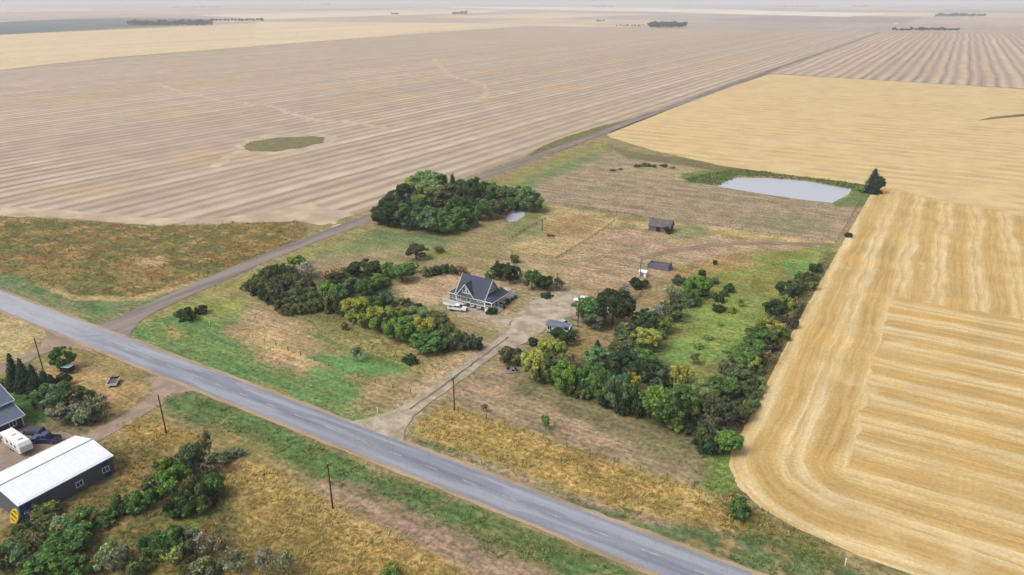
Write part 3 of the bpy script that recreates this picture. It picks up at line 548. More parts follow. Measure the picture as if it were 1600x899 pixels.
NOUN = {'broad': ('leafy_tree', 'broad leafy tree', 'tree'), 'maple': ('leafy_tree', 'round-crowned maple tree', 'tree'), 'shrub': ('shrub', 'bushy shrub', 'shrub'), 'oval': ('tall_tree', 'tall narrow tree', 'tree'),
        'spruce': ('spruce_tree', 'spruce tree', 'tree'), 'bare': ('bare_shrub', 'thin half-bare shrub', 'shrub'), 'sapling': ('sapling', 'small sapling', 'sapling'), 'far': ('far_tree', 'tree', 'tree')}
trng = np.random.default_rng(21)
def plant(X, Y, wd, h, kind, colr, label, group=None, z=0.0):
    vs_, ph, pw = PROTO[kind]; cm, tm = vs_[int(trng.integers(len(vs_)))]; nm, noun, cat = NOUN[kind]
    root = thing(nm, label, cat, (X, Y, z), float(trng.uniform(0, 6.28)), group)
    root.scale = (wd / pw, wd / pw, h / ph)
    cr = link('crown', cm, None, root); c = np.array(C(*COLS[colr])[:3]) * 2.0 * trng.uniform(.84, 1.16); c = c * (1 + trng.normal(size=3) * .05)
    cr.color = (float(c[0]), float(c[1]), float(c[2]), 1)
    if tm is not None: link('branches' if kind == 'bare' else 'trunk', tm, None, root)
    return root
def blobs(place, lst, group):
    """blob = (x0, x1, ytop, ybottom, kind, colour) in photo pixels; the foot stands on the ground"""
    for b in lst:
        x0, x1, yt, yb, kind, colr = b[:6]; lab = b[6] if len(b) > 6 else '%s %s %s' % (ADJ[colr], NOUN[kind][1], place)
        xc = (x0 + x1) / 2.0; wp = x1 - x0
        ang = math.atan((yb - 449.5) / FPX) + PITCH; foot = yb - .34 * wp * math.sin(ang)
        foot = max(foot, yt + 2.0); X, Y, d = px(xc, foot); wd = 1.2 * wp * d / FPX if kind != 'spruce' else 1.35 * wp * d / FPX; h = max(height_at(xc, foot, yt) * .98, .35 * wd)
        plant(X, Y, wd, h, kind, colr, lab, group if len(b) < 8 else b[7])
rnd = random.Random(5)
# grove round the dugout
GV = []
for x, y, hh in ((592, 353, 36), (600, 349, 40), (608, 343, 42), (616, 337, 44), (624, 331, 44), (633, 327, 44), (606, 357, 40), (618, 358, 44), (630, 359, 46), (643, 360, 44), (655, 362, 44), (640, 345, 44), (626, 348, 44), (652, 350, 42), (696, 322, 50), (708, 318, 48), (720, 322, 46), (735, 326, 50)):
    GV.append((x - 9, x + 9, y - hh, y, 'spruce', 'spruce') if rnd.random() < .34 else (x - 11, x + 11, y - hh * .94, y, 'oval', rnd.choice(['deep', 'dark', 'dark', 'green'])))
for x, y in ((648, 318), (660, 312), (672, 310), (684, 312), (664, 326), (678, 326), (690, 330), (704, 330)): GV.append((x - 14, x + 14, y - 46, y, 'oval', 'pale' if x < 690 else 'olive'))
GV += [(650, 684, 318, 358, 'broad', 'fresh'), (674, 710, 322, 360, 'broad', 'green'), (658, 700, 326, 368, 'broad', 'blue'), (686, 712, 336, 369, 'broad', 'fresh'), (640, 662, 302, 330, 'broad', 'lime'), (662, 682, 298, 326, 'broad', 'fresh'),
       (728, 756, 275, 318, 'broad', 'dark'), (744, 770, 281, 316, 'broad', 'green'), (760, 786, 284, 318, 'broad', 'green'), (776, 802, 288, 322, 'broad', 'olive'), (792, 820, 287, 326, 'broad', 'blue'), (806, 836, 290, 332, 'broad', 'pale'), (820, 847, 298, 334, 'broad', 'blue'), (750, 776, 296, 324, 'broad', 'dark'), (800, 818, 306, 330, 'shrub', 'deep'), (712, 736, 330, 352, 'broad', 'dark'), (716, 732, 345, 362, 'shrub', 'green'), (698, 726, 300, 344, 'broad', 'green'), (716, 744, 302, 346, 'broad', 'dark'), (736, 764, 306, 346, 'broad', 'green'), (752, 780, 308, 344, 'broad', 'olive'), (704, 734, 322, 360, 'broad', 'fresh'), (770, 790, 312, 336, 'broad', 'dark'), (786, 806, 306, 332, 'broad', 'green'), (728, 748, 330, 356, 'shrub', 'olive')]
blobs('in the grove round the dugout beside the gravel road', GV, 'trees of the dugout grove')
# hedge belt between house and highway
HB = []
for (cx, cy) in ((392, 452), (402, 446), (412, 440), (422, 434), (432, 429), (444, 428), (456, 432), (400, 460), (412, 455), (424, 449), (436, 444), (448, 441), (460, 443), (410, 468), (422, 464), (434, 459), (446, 455), (458, 453), (470, 452), (482, 450), (424, 474), (436, 472), (448, 468), (460, 466), (472, 464), (484, 462), (440, 483), (452, 480), (464, 479), (476, 476), (488, 473), (468, 488), (480, 487), (492, 485), (452, 490), (500, 480)):
    q = rnd.uniform(9, 13); HB.append((cx - q, cx + q, cy - rnd.uniform(15, 21), cy + 4, 'shrub', rnd.choice(['olive', 'olive', 'dusk', 'olive', 'dark'])))
HB += [(464, 495, 404, 438, 'bare', 'grey'), (452, 476, 398, 413, 'shrub', 'fresh', 'fresh green roadside bush beside the gravel road above the hedge', 'bushes by the gravel road'), (498, 536, 417, 444, 'bare', 'brown'), (508, 530, 424, 448, 'shrub', 'dusk'), (526, 557, 418, 438, 'shrub', 'green'), (551, 593, 405, 440, 'broad', 'dark'), (581, 598, 427, 456, 'oval', 'lime'), (597, 620, 409, 437, 'broad', 'fresh'),
       (500, 524, 436, 470, 'broad', 'lime'), (516, 544, 442, 482, 'broad', 'green'), (539, 566, 432, 462, 'broad', 'blue'), (558, 584, 434, 466, 'broad', 'green'), (506, 530, 456, 492, 'shrub', 'olive'), (520, 544, 462, 494, 'shrub', 'dusk'), (537, 576, 464, 506, 'maple', 'lime'), (571, 598, 460, 488, 'broad', 'green'), (595, 616, 454, 480, 'broad', 'blue'), (576, 614, 476, 522, 'maple', 'lime'), (612, 634, 478, 506, 'maple', 'yellow'),
       (629, 668, 480, 506, 'broad', 'pale'), (606, 650, 497, 540, 'maple', 'fresh'), (642, 679, 496, 532, 'maple', 'yellow'), (645, 698, 518, 554, 'broad', 'green'), (670, 702, 488, 516, 'broad', 'olive'), (684, 712, 502, 530, 'shrub', 'olive'), (692, 724, 511, 546, 'shrub', 'olive'), (712, 738, 517, 548, 'shrub', 'dusk'), (728, 753, 522, 550, 'shrub', 'dusk'), (556, 576, 488, 516, 'maple', 'lime'), (590, 612, 492, 520, 'broad', 'green'),
       (529, 544, 502, 518, 'shrub', 'brown', 'small brownish bush standing alone in the grass below the hedge belt', 'x'), (644, 662, 474, 486, 'shrub', 'dark'), (620, 634, 464, 480, 'sapling', 'sage'), (550, 568, 540, 568, 'sapling', 'sage', 'grey-green young tree on the bright green mown patch', 'x'), (630, 652, 552, 571, 'shrub', 'dark', 'dark bush at the edge of the bright green mown patch', 'x')]
blobs('in the belt between the house and the highway', [b[:7] + ((None,) if len(b) == 8 and b[7] == 'x' else b[7:]) for b in HB], 'belt between house and highway')
blobs('on the green verge', [(280, 306, 479, 503, 'shrub', 'deep', 'large dark round bush on the green verge by the gravel road', None), (307, 325, 475, 492, 'shrub', 'deep', 'smaller dark bush behind the large round verge bush', None), (272, 284, 484, 496, 'shrub', 'sage', 'low grey-green bush against the large dark verge bush', None)], None)
blobs('in the row behind the house lawn', [(612, 646, 411, 444, 'broad', 'green'), (630, 652, 408, 430, 'broad', 'lime'), (660, 676, 414, 434, 'shrub', 'olive'), (674, 690, 413, 433, 'shrub', 'dusk'), (688, 704, 411, 428, 'shrub', 'dark'), (700, 716, 413, 430, 'shrub', 'dusk'), (712, 730, 414, 431, 'shrub', 'brown'), (636, 665, 379, 409, 'broad', 'dusk', 'lone round dull green tree in the pasture north of the lawn', None), (676, 694, 384, 396, 'shrub', 'green')], 'row behind the house lawn')
blobs('beside the house', [(768, 792, 407, 440, 'broad', 'dark'), (784, 810, 410, 445, 'broad', 'dark'), (806, 818, 414, 444, 'bare', 'grey'), (818, 844, 419, 455, 'broad', 'green'), (838, 862, 428, 456, 'broad', 'dark'), (862, 883, 433, 457, 'bare', 'dusk'), (796, 812, 396, 412, 'shrub', 'olive'), (756, 774, 420, 440, 'shrub', 'pale')], 'trees beside the house')
YB = [(845, 863, 457, 467, 'shrub', 'deep', 'flat spreading juniper bush at the top of the gravel yard', None), (900, 944, 462, 508, 'broad', 'green', 'big mid green tree over the red tractor in the gravel yard', None), (928, 986, 447, 517, 'broad', 'dark', 'largest dark green tree in the farmyard beyond the cabin', None), (962, 985, 440, 472, 'bare', 'grey', 'grey half-bare tree behind the largest farmyard tree', None), (903, 918, 478, 502, 'bare', 'sage', 'pale thin-leaved tree over the red tractor', None), (914, 944, 486, 518, 'broad', 'blue', 'blue-green tree standing at the foot of the farmyard trees', None),
      (826, 841, 526, 542, 'shrub', 'deep', 'small round clipped dark bush on the grass below the cabin', None), (864, 897, 512, 541, 'broad', 'deep', 'dense dark round tree standing in front of the cabin', None), (930, 937, 530, 542, 'spruce', 'deep', 'tiny dark conifer on the grass beside the shelterbelt', None), (981, 1009, 433, 452, 'shrub', 'deep', 'dark wide conifer bush in front of the white pump shed', None)]
blobs('', YB, None)
# foundation bushes on the porch side
blobs('planted along the white porch', [(760, 776, 479, 493, 'shrub', 'deep', 'large round dark bush at the porch corner of the house', None), (779, 790, 472, 483, 'shrub', 'dark'), (786, 797, 466, 477, 'shrub', 'dark'), (796, 803, 463, 470, 'shrub', 'green'), (801, 808, 461, 467, 'shrub', 'green')], 'bushes along the porch')
# shelterbelt
SB = [(783, 820, 539, 573, 'shrub', 'dusk'), (798, 826, 546, 574, 'shrub', 'olive'), (817, 854, 545, 602, 'maple', 'yellow'), (834, 868, 566, 604, 'maple', 'olive'), (841, 866, 529, 566, 'maple', 'yellow'), (858, 884, 530, 566, 'maple', 'lime'), (850, 882, 548, 590, 'broad', 'olive'), (880, 903, 547, 580, 'bare', 'brown'), (861, 896, 564, 618, 'maple', 'fresh'), (870, 890, 560, 596, 'maple', 'lime'), (894, 911, 577, 612, 'maple', 'yellow'), (903, 940, 566, 624, 'broad', 'green'),
      (914, 953, 544, 582, 'broad', 'pale'), (922, 954, 570, 634, 'broad', 'green'), (946, 984, 582, 648, 'broad', 'blue'), (970, 996, 576, 640, 'maple', 'yellow'), (952, 990, 526, 562, 'broad', 'olive'), (955, 1000, 550, 594, 'broad', 'dark'), (991, 1032, 514, 552, 'maple', 'yellow'), (981, 1022, 544, 582, 'broad', 'green'), (998, 1030, 556, 610, 'broad', 'dark'), (1006, 1044, 566, 612, 'broad', 'blue'), (1041, 1078, 569, 616, 'maple', 'yellow'),
      (1002, 1050, 598, 668, 'broad', 'fresh'), (1036, 1086, 604, 674, 'broad', 'green'), (1020, 1060, 620, 676, 'broad', 'green'), (1066, 1112, 594, 648, 'broad', 'pale'), (1108, 1148, 584, 628, 'broad', 'green'), (1084, 1124, 612, 668, 'broad', 'olive'), (1108, 1148, 622, 676, 'shrub', 'dusk'), (1092, 1130, 640, 682, 'shrub', 'dusk'), (1134, 1170, 624, 660, 'shrub', 'olive'), (1043, 1067, 655, 676, 'maple', 'lime'), (1084, 1118, 676, 713, 'shrub', 'dark'), (1104, 1134, 680, 710, 'shrub', 'dark'), (1119, 1155, 672, 715, 'broad', 'fresh'),
      (906, 924, 606, 626, 'shrub', 'green'), (884, 906, 596, 622, 'shrub', 'olive'), (960, 984, 612, 652, 'shrub', 'dark'), (984, 1010, 606, 656, 'shrub', 'deep'), (936, 962, 600, 640, 'shrub', 'deep')]
blobs('in the shelterbelt between tan lawn and meadow', SB, 'shelterbelt above the tan lawn')
NB = [(990, 1030, 484, 522, 'broad', 'dark'), (1022, 1048, 492, 524, 'maple', 'lime'), (1020, 1046, 472, 502, 'bare', 'grey'), (1040, 1070, 474, 504, 'broad', 'olive'), (1064, 1090, 450, 477, 'maple', 'green'), (1072, 1108, 431, 468, 'maple', 'fresh'), (1036, 1068, 444, 468, 'bare', 'sage'), (1090, 1102, 419, 437, 'oval', 'dark'), (1100, 1112, 434, 446, 'shrub', 'green'), (1110, 1123, 432, 445, 'shrub', 'blue'), (960, 992, 500, 534, 'shrub', 'blue'), (1046, 1066, 462, 482, 'shrub', 'dusk'), (1050, 1074, 430, 446, 'shrub', 'dusk')]
blobs('in the line from the farmyard to the ruined log walls', NB, 'line by the farmyard')
MS = [(1131, 1147, 441, 458, 'shrub', 'dark'), (1113, 1130, 456, 474, 'shrub', 'dark'), (1125, 1138, 451, 464, 'shrub', 'green'), (1113, 1132, 475, 489, 'shrub', 'deep'), (1149, 1162, 464, 481, 'sapling', 'lime'), (1134, 1150, 478, 490, 'shrub', 'lime'), (1113, 1120, 405, 415, 'oval', 'dark'), (1084, 1098, 536, 546, 'shrub', 'lime'), (1120, 1132, 502, 510, 'shrub', 'lime'), (1076, 1092, 550, 572, 'sapling', 'olive'), (1098, 1112, 522, 532, 'shrub', 'pale')]
blobs('scattered on the green meadow', MS, 'bushes on the meadow')
EB = [(1265, 1284, 409, 427, 'shrub', 'deep'), (1241, 1256, 423, 443, 'shrub', 'green'), (1215, 1243, 438, 467, 'broad', 'dark'), (1229, 1252, 434, 460, 'shrub', 'olive'), (1194, 1224, 467, 499, 'broad', 'dark'), (1214, 1238, 463, 492, 'maple', 'lime'), (1184, 1218, 498, 528, 'maple', 'yellow'), (1168, 1208, 508, 544, 'broad', 'green'), (1158, 1194, 528, 560, 'broad', 'fresh'), (1136, 1184, 544, 580, 'broad', 'green'), (1114, 1138, 558, 588, 'shrub', 'sage'), (1134, 1170, 568, 614, 'broad', 'blue'), (1160, 1186, 556, 584, 'maple', 'lime'), (1180, 1206, 528, 556, 'shrub', 'dusk'), (1150, 1176, 596, 622, 'shrub', 'olive'),
      (1208, 1226, 500, 522, 'bare', 'grey'), (1236, 1252, 462, 484, 'bare', 'brown'), (1256, 1268, 430, 448, 'shrub', 'olive'), (1222, 1240, 486, 506, 'bare', 'brown'), (1192, 1210, 548, 572, 'bare', 'brown'), (1176, 1194, 586, 610, 'shrub', 'pale'), (1160, 1180, 622, 650, 'shrub', 'pale')]
blobs('in the strip along the golden stubble', EB, 'strip along the golden field')
blobs('', [(1351, 1372, 262, 303, 'spruce', 'spruce', 'lone tall spruce at the corner of the golden field by the pond', None), (1360, 1378, 274, 304, 'broad', 'dark', 'dark leafy tree against the lone spruce by the pond', None), (1319, 1330, 362, 372, 'shrub', 'deep', 'dark bush on the fence line below the pond', None), (1141, 1169, 774, 814, 'shrub', 'green', 'lone green bush by the rounded corner of the golden field', None), (1340, 1352, 292, 302, 'shrub', 'fresh', 'low green bush beside the lone spruce', None), (844, 860, 648, 674, 'sapling', 'fresh', 'young green tree alone on the tan lawn', None), (750, 762, 630, 646, 'sapling', 'brown', 'tiny dry sapling on the tan lawn beside the driveway pole', None), (1034, 1050, 352, 366, 'shrub', 'deep', 'dark bush growing against the weathered barn', None)], None)
blobs('in the dry slough on the brown pasture', [(xx_, xx_ + w_, yy_ - h_, yy_, 'shrub', cc_) for xx_, yy_, w_, h_, cc_ in ((953, 268, 9, 3, 'olive'), (966, 266, 7, 3, 'dusk'), (990, 262, 12, 4, 'dusk'), (1003, 261, 14, 5, 'green'), (1016, 262, 10, 4, 'olive'), (1032, 262, 12, 4, 'dusk'), (1047, 264, 8, 3, 'pale'))], 'bushes of the dry slough')
# neighbour's yard
NG = [(18, 37, 550, 607, 'spruce', 'spruce'), (32, 53, 558, 612, 'spruce', 'spruce'), (48, 66, 567, 610, 'spruce', 'spruce'), (14, 32, 575, 612, 'spruce', 'spruce'), (48, 72, 584, 622, 'spruce', 'spruce'), (62, 84, 578, 612, 'spruce', 'spruce'), (74, 92, 584, 612, 'spruce', 'spruce'), (26, 46, 580, 614, 'spruce', 'spruce'), (88, 112, 583, 606, 'shrub', 'dark'), (86, 117, 541, 582, 'broad', 'green', 'small mid green tree behind the black box trailer', None), (52, 70, 616, 640, 'shrub', 'olive'),
      (66, 114, 596, 658, 'broad', 'blue'), (86, 132, 624, 666, 'broad', 'sage'), (110, 146, 604, 652, 'broad', 'olive'), (136, 162, 610, 658, 'bare', 'sage'), (150, 176, 612, 658, 'bare', 'grey'), (118, 146, 636, 668, 'shrub', 'sage'), (0, 16, 588, 606, 'shrub', 'lime'), (136, 160, 628, 664, 'broad', 'sage')]
blobs("in the neighbour's yard behind the blue house", NG, "trees in the neighbour's yard")
SGH = [(44, 68, 788, 816, 'bare', 'grey'), (60, 98, 786, 818, 'shrub', 'lime'), (76, 118, 806, 846, 'shrub', 'sage'), (108, 154, 800, 842, 'broad', 'green'), (48, 90, 822, 862, 'shrub', 'olive'), (82, 136, 828, 876, 'broad', 'dark'), (18, 54, 832, 862, 'shrub', 'olive'), (-4, 44, 848, 902, 'broad', 'blue'), (64, 116, 852, 894, 'broad', 'dark'), (38, 76, 866, 908, 'broad', 'blue'), (42, 102, 872, 922, 'broad', 'fresh'), (74, 104, 868, 900, 'shrub', 'lime'),
       (174, 206, 772, 808, 'shrub', 'green'), (202, 240, 766, 802, 'shrub', 'dark'), (150, 182, 800, 824, 'shrub', 'green'), (154, 200, 848, 892, 'shrub', 'sage'), (146, 162, 868, 892, 'maple', 'yellow'), (247, 280, 712, 756, 'shrub', 'green'), (256, 296, 728, 782, 'broad', 'fresh'), (286, 318, 690, 742, 'broad', 'blue'), (313, 336, 668, 720, 'bare', 'dusk'), (226, 262, 738, 776, 'shrub', 'olive'), (284, 324, 740, 798, 'shrub', 'dusk'), (314, 354, 738, 786, 'shrub', 'dark'), (262, 302, 768, 812, 'shrub', 'deep'), (292, 332, 770, 808, 'shrub', 'dark'), (318, 354, 708, 748, 'bare', 'sage'),
       (226, 262, 828, 872, 'shrub', 'dark'), (252, 288, 824, 870, 'shrub', 'dark'), (254, 290, 854, 886, 'bare', 'yellow'), (282, 306, 842, 884, 'shrub', 'blue'), (304, 338, 834, 876, 'bare', 'grey'), (338, 370, 836, 884, 'bare', 'brown'), (166, 202, 850, 902, 'bare', 'sage'), (104, 142, 874, 912, 'broad', 'dark'), (200, 232, 868, 902, 'shrub', 'olive'), (300, 340, 872, 912, 'shrub', 'sage'), (404, 436, 852, 904, 'bare', 'grey'), (430, 462, 858, 908, 'bare', 'sage'), (598, 624, 880, 906, 'shrub', 'lime', 'lone yellow-green bush in the golden grass', None), (352, 392, 860, 902, 'bare', 'sage'), (360, 380, 700, 716, 'shrub', 'sage'), (342, 362, 706, 726, 'shrub', 'blue')]
SGH = [b[:5] + ({'dark': 'green', 'deep': 'dark', 'dusk': 'olive'}.get(b[5], b[5]),) + tuple(b[6:]) for b in SGH]
blobs('in the thicket beyond the white-roofed shed', SGH, 'thicket by the white-roofed shed')
# undergrowth filling the belts
def under(poly, n, cols, place, group, w0=12, w1=20):
    P = np.array(poly, float); lo, hi = P.min(0), P.max(0); out = []
    while len(out) < n:
        q = np.array([rnd.uniform(lo[0], hi[0]), rnd.uniform(lo[1], hi[1])])
        if sdist(q[None], P)[0] < 0: q_w = rnd.uniform(w0, w1); out.append((q[0] - q_w / 2, q[0] + q_w / 2, q[1] - q_w * rnd.uniform(.75, 1.15), q[1] + 3, 'shrub', rnd.choice(cols)))
    blobs(place, [b + ('%s low undergrowth bush %s' % (ADJ[b[5]], place),) for b in out], group)
under([(830, 575), (850, 560), (900, 575), (960, 560), (1000, 545), (1030, 560), (1050, 600), (1100, 610), (1150, 600), (1160, 640), (1120, 700), (1090, 690), (1000, 650), (900, 612)], 46, ['olive', 'green', 'dark', 'dusk', 'fresh'], 'between shelterbelt trees', 'undergrowth of the shelterbelt')
under([(500, 470), (530, 440), (600, 440), (640, 480), (700, 510), (740, 545), (700, 552), (620, 525), (560, 500), (500, 485)], 30, ['olive', 'green', 'dark', 'dusk'], 'between the trees of the house belt', 'undergrowth of the house belt')
under([(1010, 500), (1060, 450), (1110, 430), (1110, 460), (1070, 490), (1030, 530), (990, 560), (985, 530)], 16, ['olive', 'green', 'blue', 'dusk'], 'in the line from the farmyard to the log ruin', 'undergrowth by the farmyard line')
under([(1270, 420), (1285, 425), (1225, 540), (1180, 640), (1150, 640), (1170, 570), (1215, 480)], 44, ['olive', 'green', 'dusk', 'pale'], 'beside the edge of the golden stubble', 'undergrowth along the golden field', 10, 17)
under([(20, 850), (60, 800), (140, 815), (150, 850), (110, 899), (20, 899)], 22, ['olive', 'green', 'dark', 'sage', 'dusk'], 'in the thicket at the end of the steel shed', 'undergrowth by the steel shed', 16, 30)
under([(230, 770), (280, 720), (340, 720), (350, 780), (300, 810), (250, 800)], 14, ['olive', 'dark', 'green'], 'in the clump beyond the steel shed', 'undergrowth of the shed clump', 16, 28)
under([(190, 860), (260, 830), (340, 840), (380, 870), (340, 905), (180, 905)], 14, ['olive', 'sage', 'dusk', 'green'], 'among the half-bare shrubs in the rough grass', 'undergrowth of the half-bare shrubs', 14, 26)
# far farm groves
def grove(x0, x1, y, n, hpx, label, colr='deep'):
    for i in range(n):
        x = x0 + (x1 - x0) * (i + .5) / n + rnd.uniform(-1, 1); X, Y, d = px(x, y + rnd.uniform(-.25, .5)); hh = 1.35 * hpx * d / FPX * rnd.uniform(.65, 1.1)
        plant(X, Y, hh * rnd.uniform(.9, 1.5), hh, 'far', colr, label, label)
grove(1014, 1070, 43, 16, 7, 'dark trees of the distant farm grove beside a tiny white building'); grove(200, 330, 40, 34, 7, 'trees of the long dark row at the edge of the distant dark field'); grove(330, 412, 33, 14, 3.6, 'thin distant trees trailing off from the long dark row')
grove(1462, 1538, 26, 22, 4, 'trees of the low dark wood on the far right skyline'); grove(1395, 1498, 48, 22, 4, 'straggling distant trees beyond the banded stubble'); grove(926, 958, 11.5, 10, 2.4, 'tiny trees of the wood on the pale far field'); grove(706, 728, 22.5, 7, 4, 'small dark clump of trees on the far prairie'); grove(612, 624, 23, 4, 2.4, 'two small specks of trees on the far prairie')
grove(1200, 1280, 11, 18, 2, 'faint tree line just under the horizon'); grove(1330, 1360, 11, 8, 2, 'short faint tree row just under the horizon'); grove(500, 516, 8, 5, 2.6, 'little skyline tree clump'); grove(270, 350, 12, 16, 2, 'faint skyline trees beyond the dark field'); grove(930, 945, 33.5, 4, 2, 'low distant bushes on the mauve prairie'); grove(960, 1008, 41, 8, 2.2, 'low distant scrub trailing toward the farm grove')
# ------------------------------------------------------------------ labels: tell look-alike plants apart by size and by what stands nearest
LM = [('the farmhouse', (-110, 165)), ('the gravel yard', (-88, 165)), ('the driveway', (-90, 128)), ('the weathered barn', (-88, 263)), ('the log ruin', (-74, 222)), ('the cabin', (-80, 159)), ('the steel shed', (-131, 50)), ('the blue house', (-162, 55)), ('the dugout', tuple(np.mean(DUG, 0))), ('the pond', tuple(np.mean(POND, 0))), ('the tan lawn', (-68, 126)), ('the yard-lamp pole', (-180, 74)), ('the crossarm pole', (-81, 72.6)), ('the plank platform', px(800, 580)[:2]), ('the pump shed', (-76, 212))]
def nearest(o):
    x, y = o.location.x, o.location.y; c = [(math.hypot(x - a, y - b), n) for n, (a, b) in LM] + [(abs(y - 91.4) * 1.0, 'the highway'), (abs(x + 200), 'the gravel road')]
    if y > 115: c.append((abs(x + 24), 'the golden stubble'))
    return min(c)[1]
byl = {}
for o in list(COL.objects):
    if o.type == 'EMPTY' and o.get('category') in ('tree', 'shrub', 'sapling') and not o.name.startswith('far_tree'): byl.setdefault(o['label'], []).append(o)
for lab, os_ in byl.items():
    if len(os_) < 2: continue
    os_.sort(key=lambda o: o.scale[2]); wl = len(lab.split())
    lo, hi = os_[0], os_[-1]; mid_ = os_
    if hi.scale[2] > os_[-2].scale[2] * 1.03: hi['label'] = 'tallest ' + ' '.join(lab.split()[:15]); mid_ = mid_[:-1]
    if len(mid_) > 1 and lo.scale[2] < os_[1].scale[2] * .97: lo['label'] = 'lowest ' + ' '.join(lab.split()[:15]); mid_ = mid_[1:]
    for o in mid_:
        nn = nearest(o)
        if nn in lab or len(mid_) == 1: continue
        words = lab.split()[:16 - 1 - len(nn.split())] if wl + 1 + len(nn.split()) > 16 else lab.split()
        if len(words) == wl: o['label'] = ' '.join(words) + ', toward ' + nn
# ------------------------------------------------------------------ building materials
M_WHITE = plain('white_paint', C(232, 234, 236, 1.35), .55, var=.05); M_SIDING = lined('sage_siding', C(122, 134, 132), 2, .2, .02, .7, .08); M_SIDING_L = lined('pale_gable_shingles', C(178, 190, 196), 2, .25, .02, .7, .08)
def shingle(name, c):
    k = NT(name); p = k.obj(); s_ = k.sep(p); fr = k.math('FRACT', k.math('MULTIPLY', s_[2], 6.0)); f = k.noise(p, 6, 5, .7); b = k.noise(p, .8, 4, .6)
    k.bump(k.math('ADD', k.smooth(fr, 0, .25), f), .5, .03); return k.done(k.scale(c, k.math('MULTIPLY', k.lerp(f, .72, 1.28), k.lerp(b, .85, 1.15))), .85)
M_SHINGLE = shingle('dark_shingles', C(70, 80, 98)); M_SHINGLE_B = shingle('grey_blue_shingles', C(104, 120, 140)); M_GLASS = plain('window_glass', C(52, 58, 68), .08, spec=.6, var=.1); M_FOUND = plain('dark_foundation', C(74, 76, 82), .9); M_GALV = plain('galvanised', C(158, 156, 162), .5, metal=.3)
M_GREYSTEEL = lined('grey_ribbed_steel', C(96, 102, 118), 1, .3, .03, .5, .08); M_BLUESTEEL = lined('blue_ribbed_steel', C(22, 74, 150), 1, .3, .03, .45, .08); M_BLUESTEEL_X = lined('blue_ribbed_steel_end', C(22, 74, 150), 0, .3, .03, .45, .08); M_GREYSTEEL_X = lined('grey_ribbed_steel_end', C(96, 102, 118), 0, .3, .03, .5, .08)
M_ROOFSTEEL = lined('white_ribbed_roof', C(236, 240, 248, 1.35), 1, .9, .05, .45, .07); M_NAVY = lined('blue_grey_siding', C(62, 78, 104), 2, .22, .02, .6, .08)
M_RUBBER = plain('rubber', C(34, 34, 36), .9); M_RIM = plain('steel_rim', C(170, 172, 176), .35, metal=.7); M_BLACK = plain('black_paint', C(30, 32, 40), .45); M_LAMPW = plain('headlamp', C(230, 232, 235), .15, spec=.6); M_LAMPR = plain('taillamp', C(170, 24, 22), .2, spec=.6); M_CHROME = plain('bumper_chrome', C(190, 192, 196), .25, metal=.8)
M_OLDWOOD = lined('weathered_boards', C(112, 110, 122), 0, .22, .05, .95, .3); M_OLDROOF = lined('mossy_shingles', C(108, 104, 90), 0, .35, .05, .95, .35); M_LOG = plain('weathered_logs', C(118, 116, 124), .95, var=.35, scale=3); M_DARKIN = plain('dark_interior', C(44, 40, 42), .95); M_POST = plain('weathered_post', C(104, 92, 80), .95, var=.3, scale=5); M_POLE = plain('pole_wood', C(104, 66, 52), .9, var=.3, scale=3)
def window(parent, x, y, z, w, h, axis, sign, fm=None, cols=2, rows=1):
    """axis 'y': wall normal along y; 'x': along x.  frame > pane"""
    fm = fm or M_WHITE; m = MB(); t = .09
    def bx(mb, a0, a1, z0, z1, d0, d1):
        lo, hi = sorted((sign * d0, sign * d1))
        if axis == 'y': mb.box(x + a0, x + a1, y + lo, y + hi, z + z0, z + z1)
        else: mb.box(x + lo, x + hi, y + a0, y + a1, z + z0, z + z1)
    bx(m, -w / 2 - .12, w / 2 + .12, -h / 2 - .12, -h / 2, .004, t); bx(m, -w / 2 - .12, w / 2 + .12, h / 2, h / 2 + .12, .004, t)
    bx(m, -w / 2 - .12, -w / 2, -h / 2, h / 2, .004, t); bx(m, w / 2, w / 2 + .12, -h / 2, h / 2, .004, t)
    for i in range(1, cols): bx(m, -w / 2 + w * i / cols - .035, -w / 2 + w * i / cols + .035, -h / 2, h / 2, .004, t * .8)
    for i in range(1, rows): bx(m, -w / 2, w / 2, -h / 2 + h * i / rows - .03, -h / 2 + h * i / rows + .03, .005, t * .78)
    wo_ = m.build('window', fm, parent)
    for i in range(cols):
        g = MB(); bx(g, -w / 2 + w * i / cols + .036 * (i > 0), -w / 2 + w * (i + 1) / cols - .036 * (i < cols - 1), -h / 2, h / 2, .006, .03); g.build('pane', M_GLASS, wo_)
    return wo_
def railing(parent, p, q, z0, z1, mat, step=.35, name='railing'):
    p = Vector((p[0], p[1], 0)); q = Vector((q[0], q[1], 0)); L = (q - p).length; n = max(2, int(L / step)); r = MB()
    r.tube((p.x, p.y, z1), (q.x, q.y, z1), .06, n=4); r.tube((p.x, p.y, z0 + .12), (q.x, q.y, z0 + .12), .04, n=4); ro = r.build(name, mat, parent)
    b = MB().tube((0, 0, z0 + .1), (0, 0, z1), .045, n=4).mesh('baluster'); b.materials.append(mat)
    for i in range(n + 1):
        o = link('baluster', b, None, ro); c = p + (q - p) * i / n; o.location = (c.x, c.y, 0)
    return ro
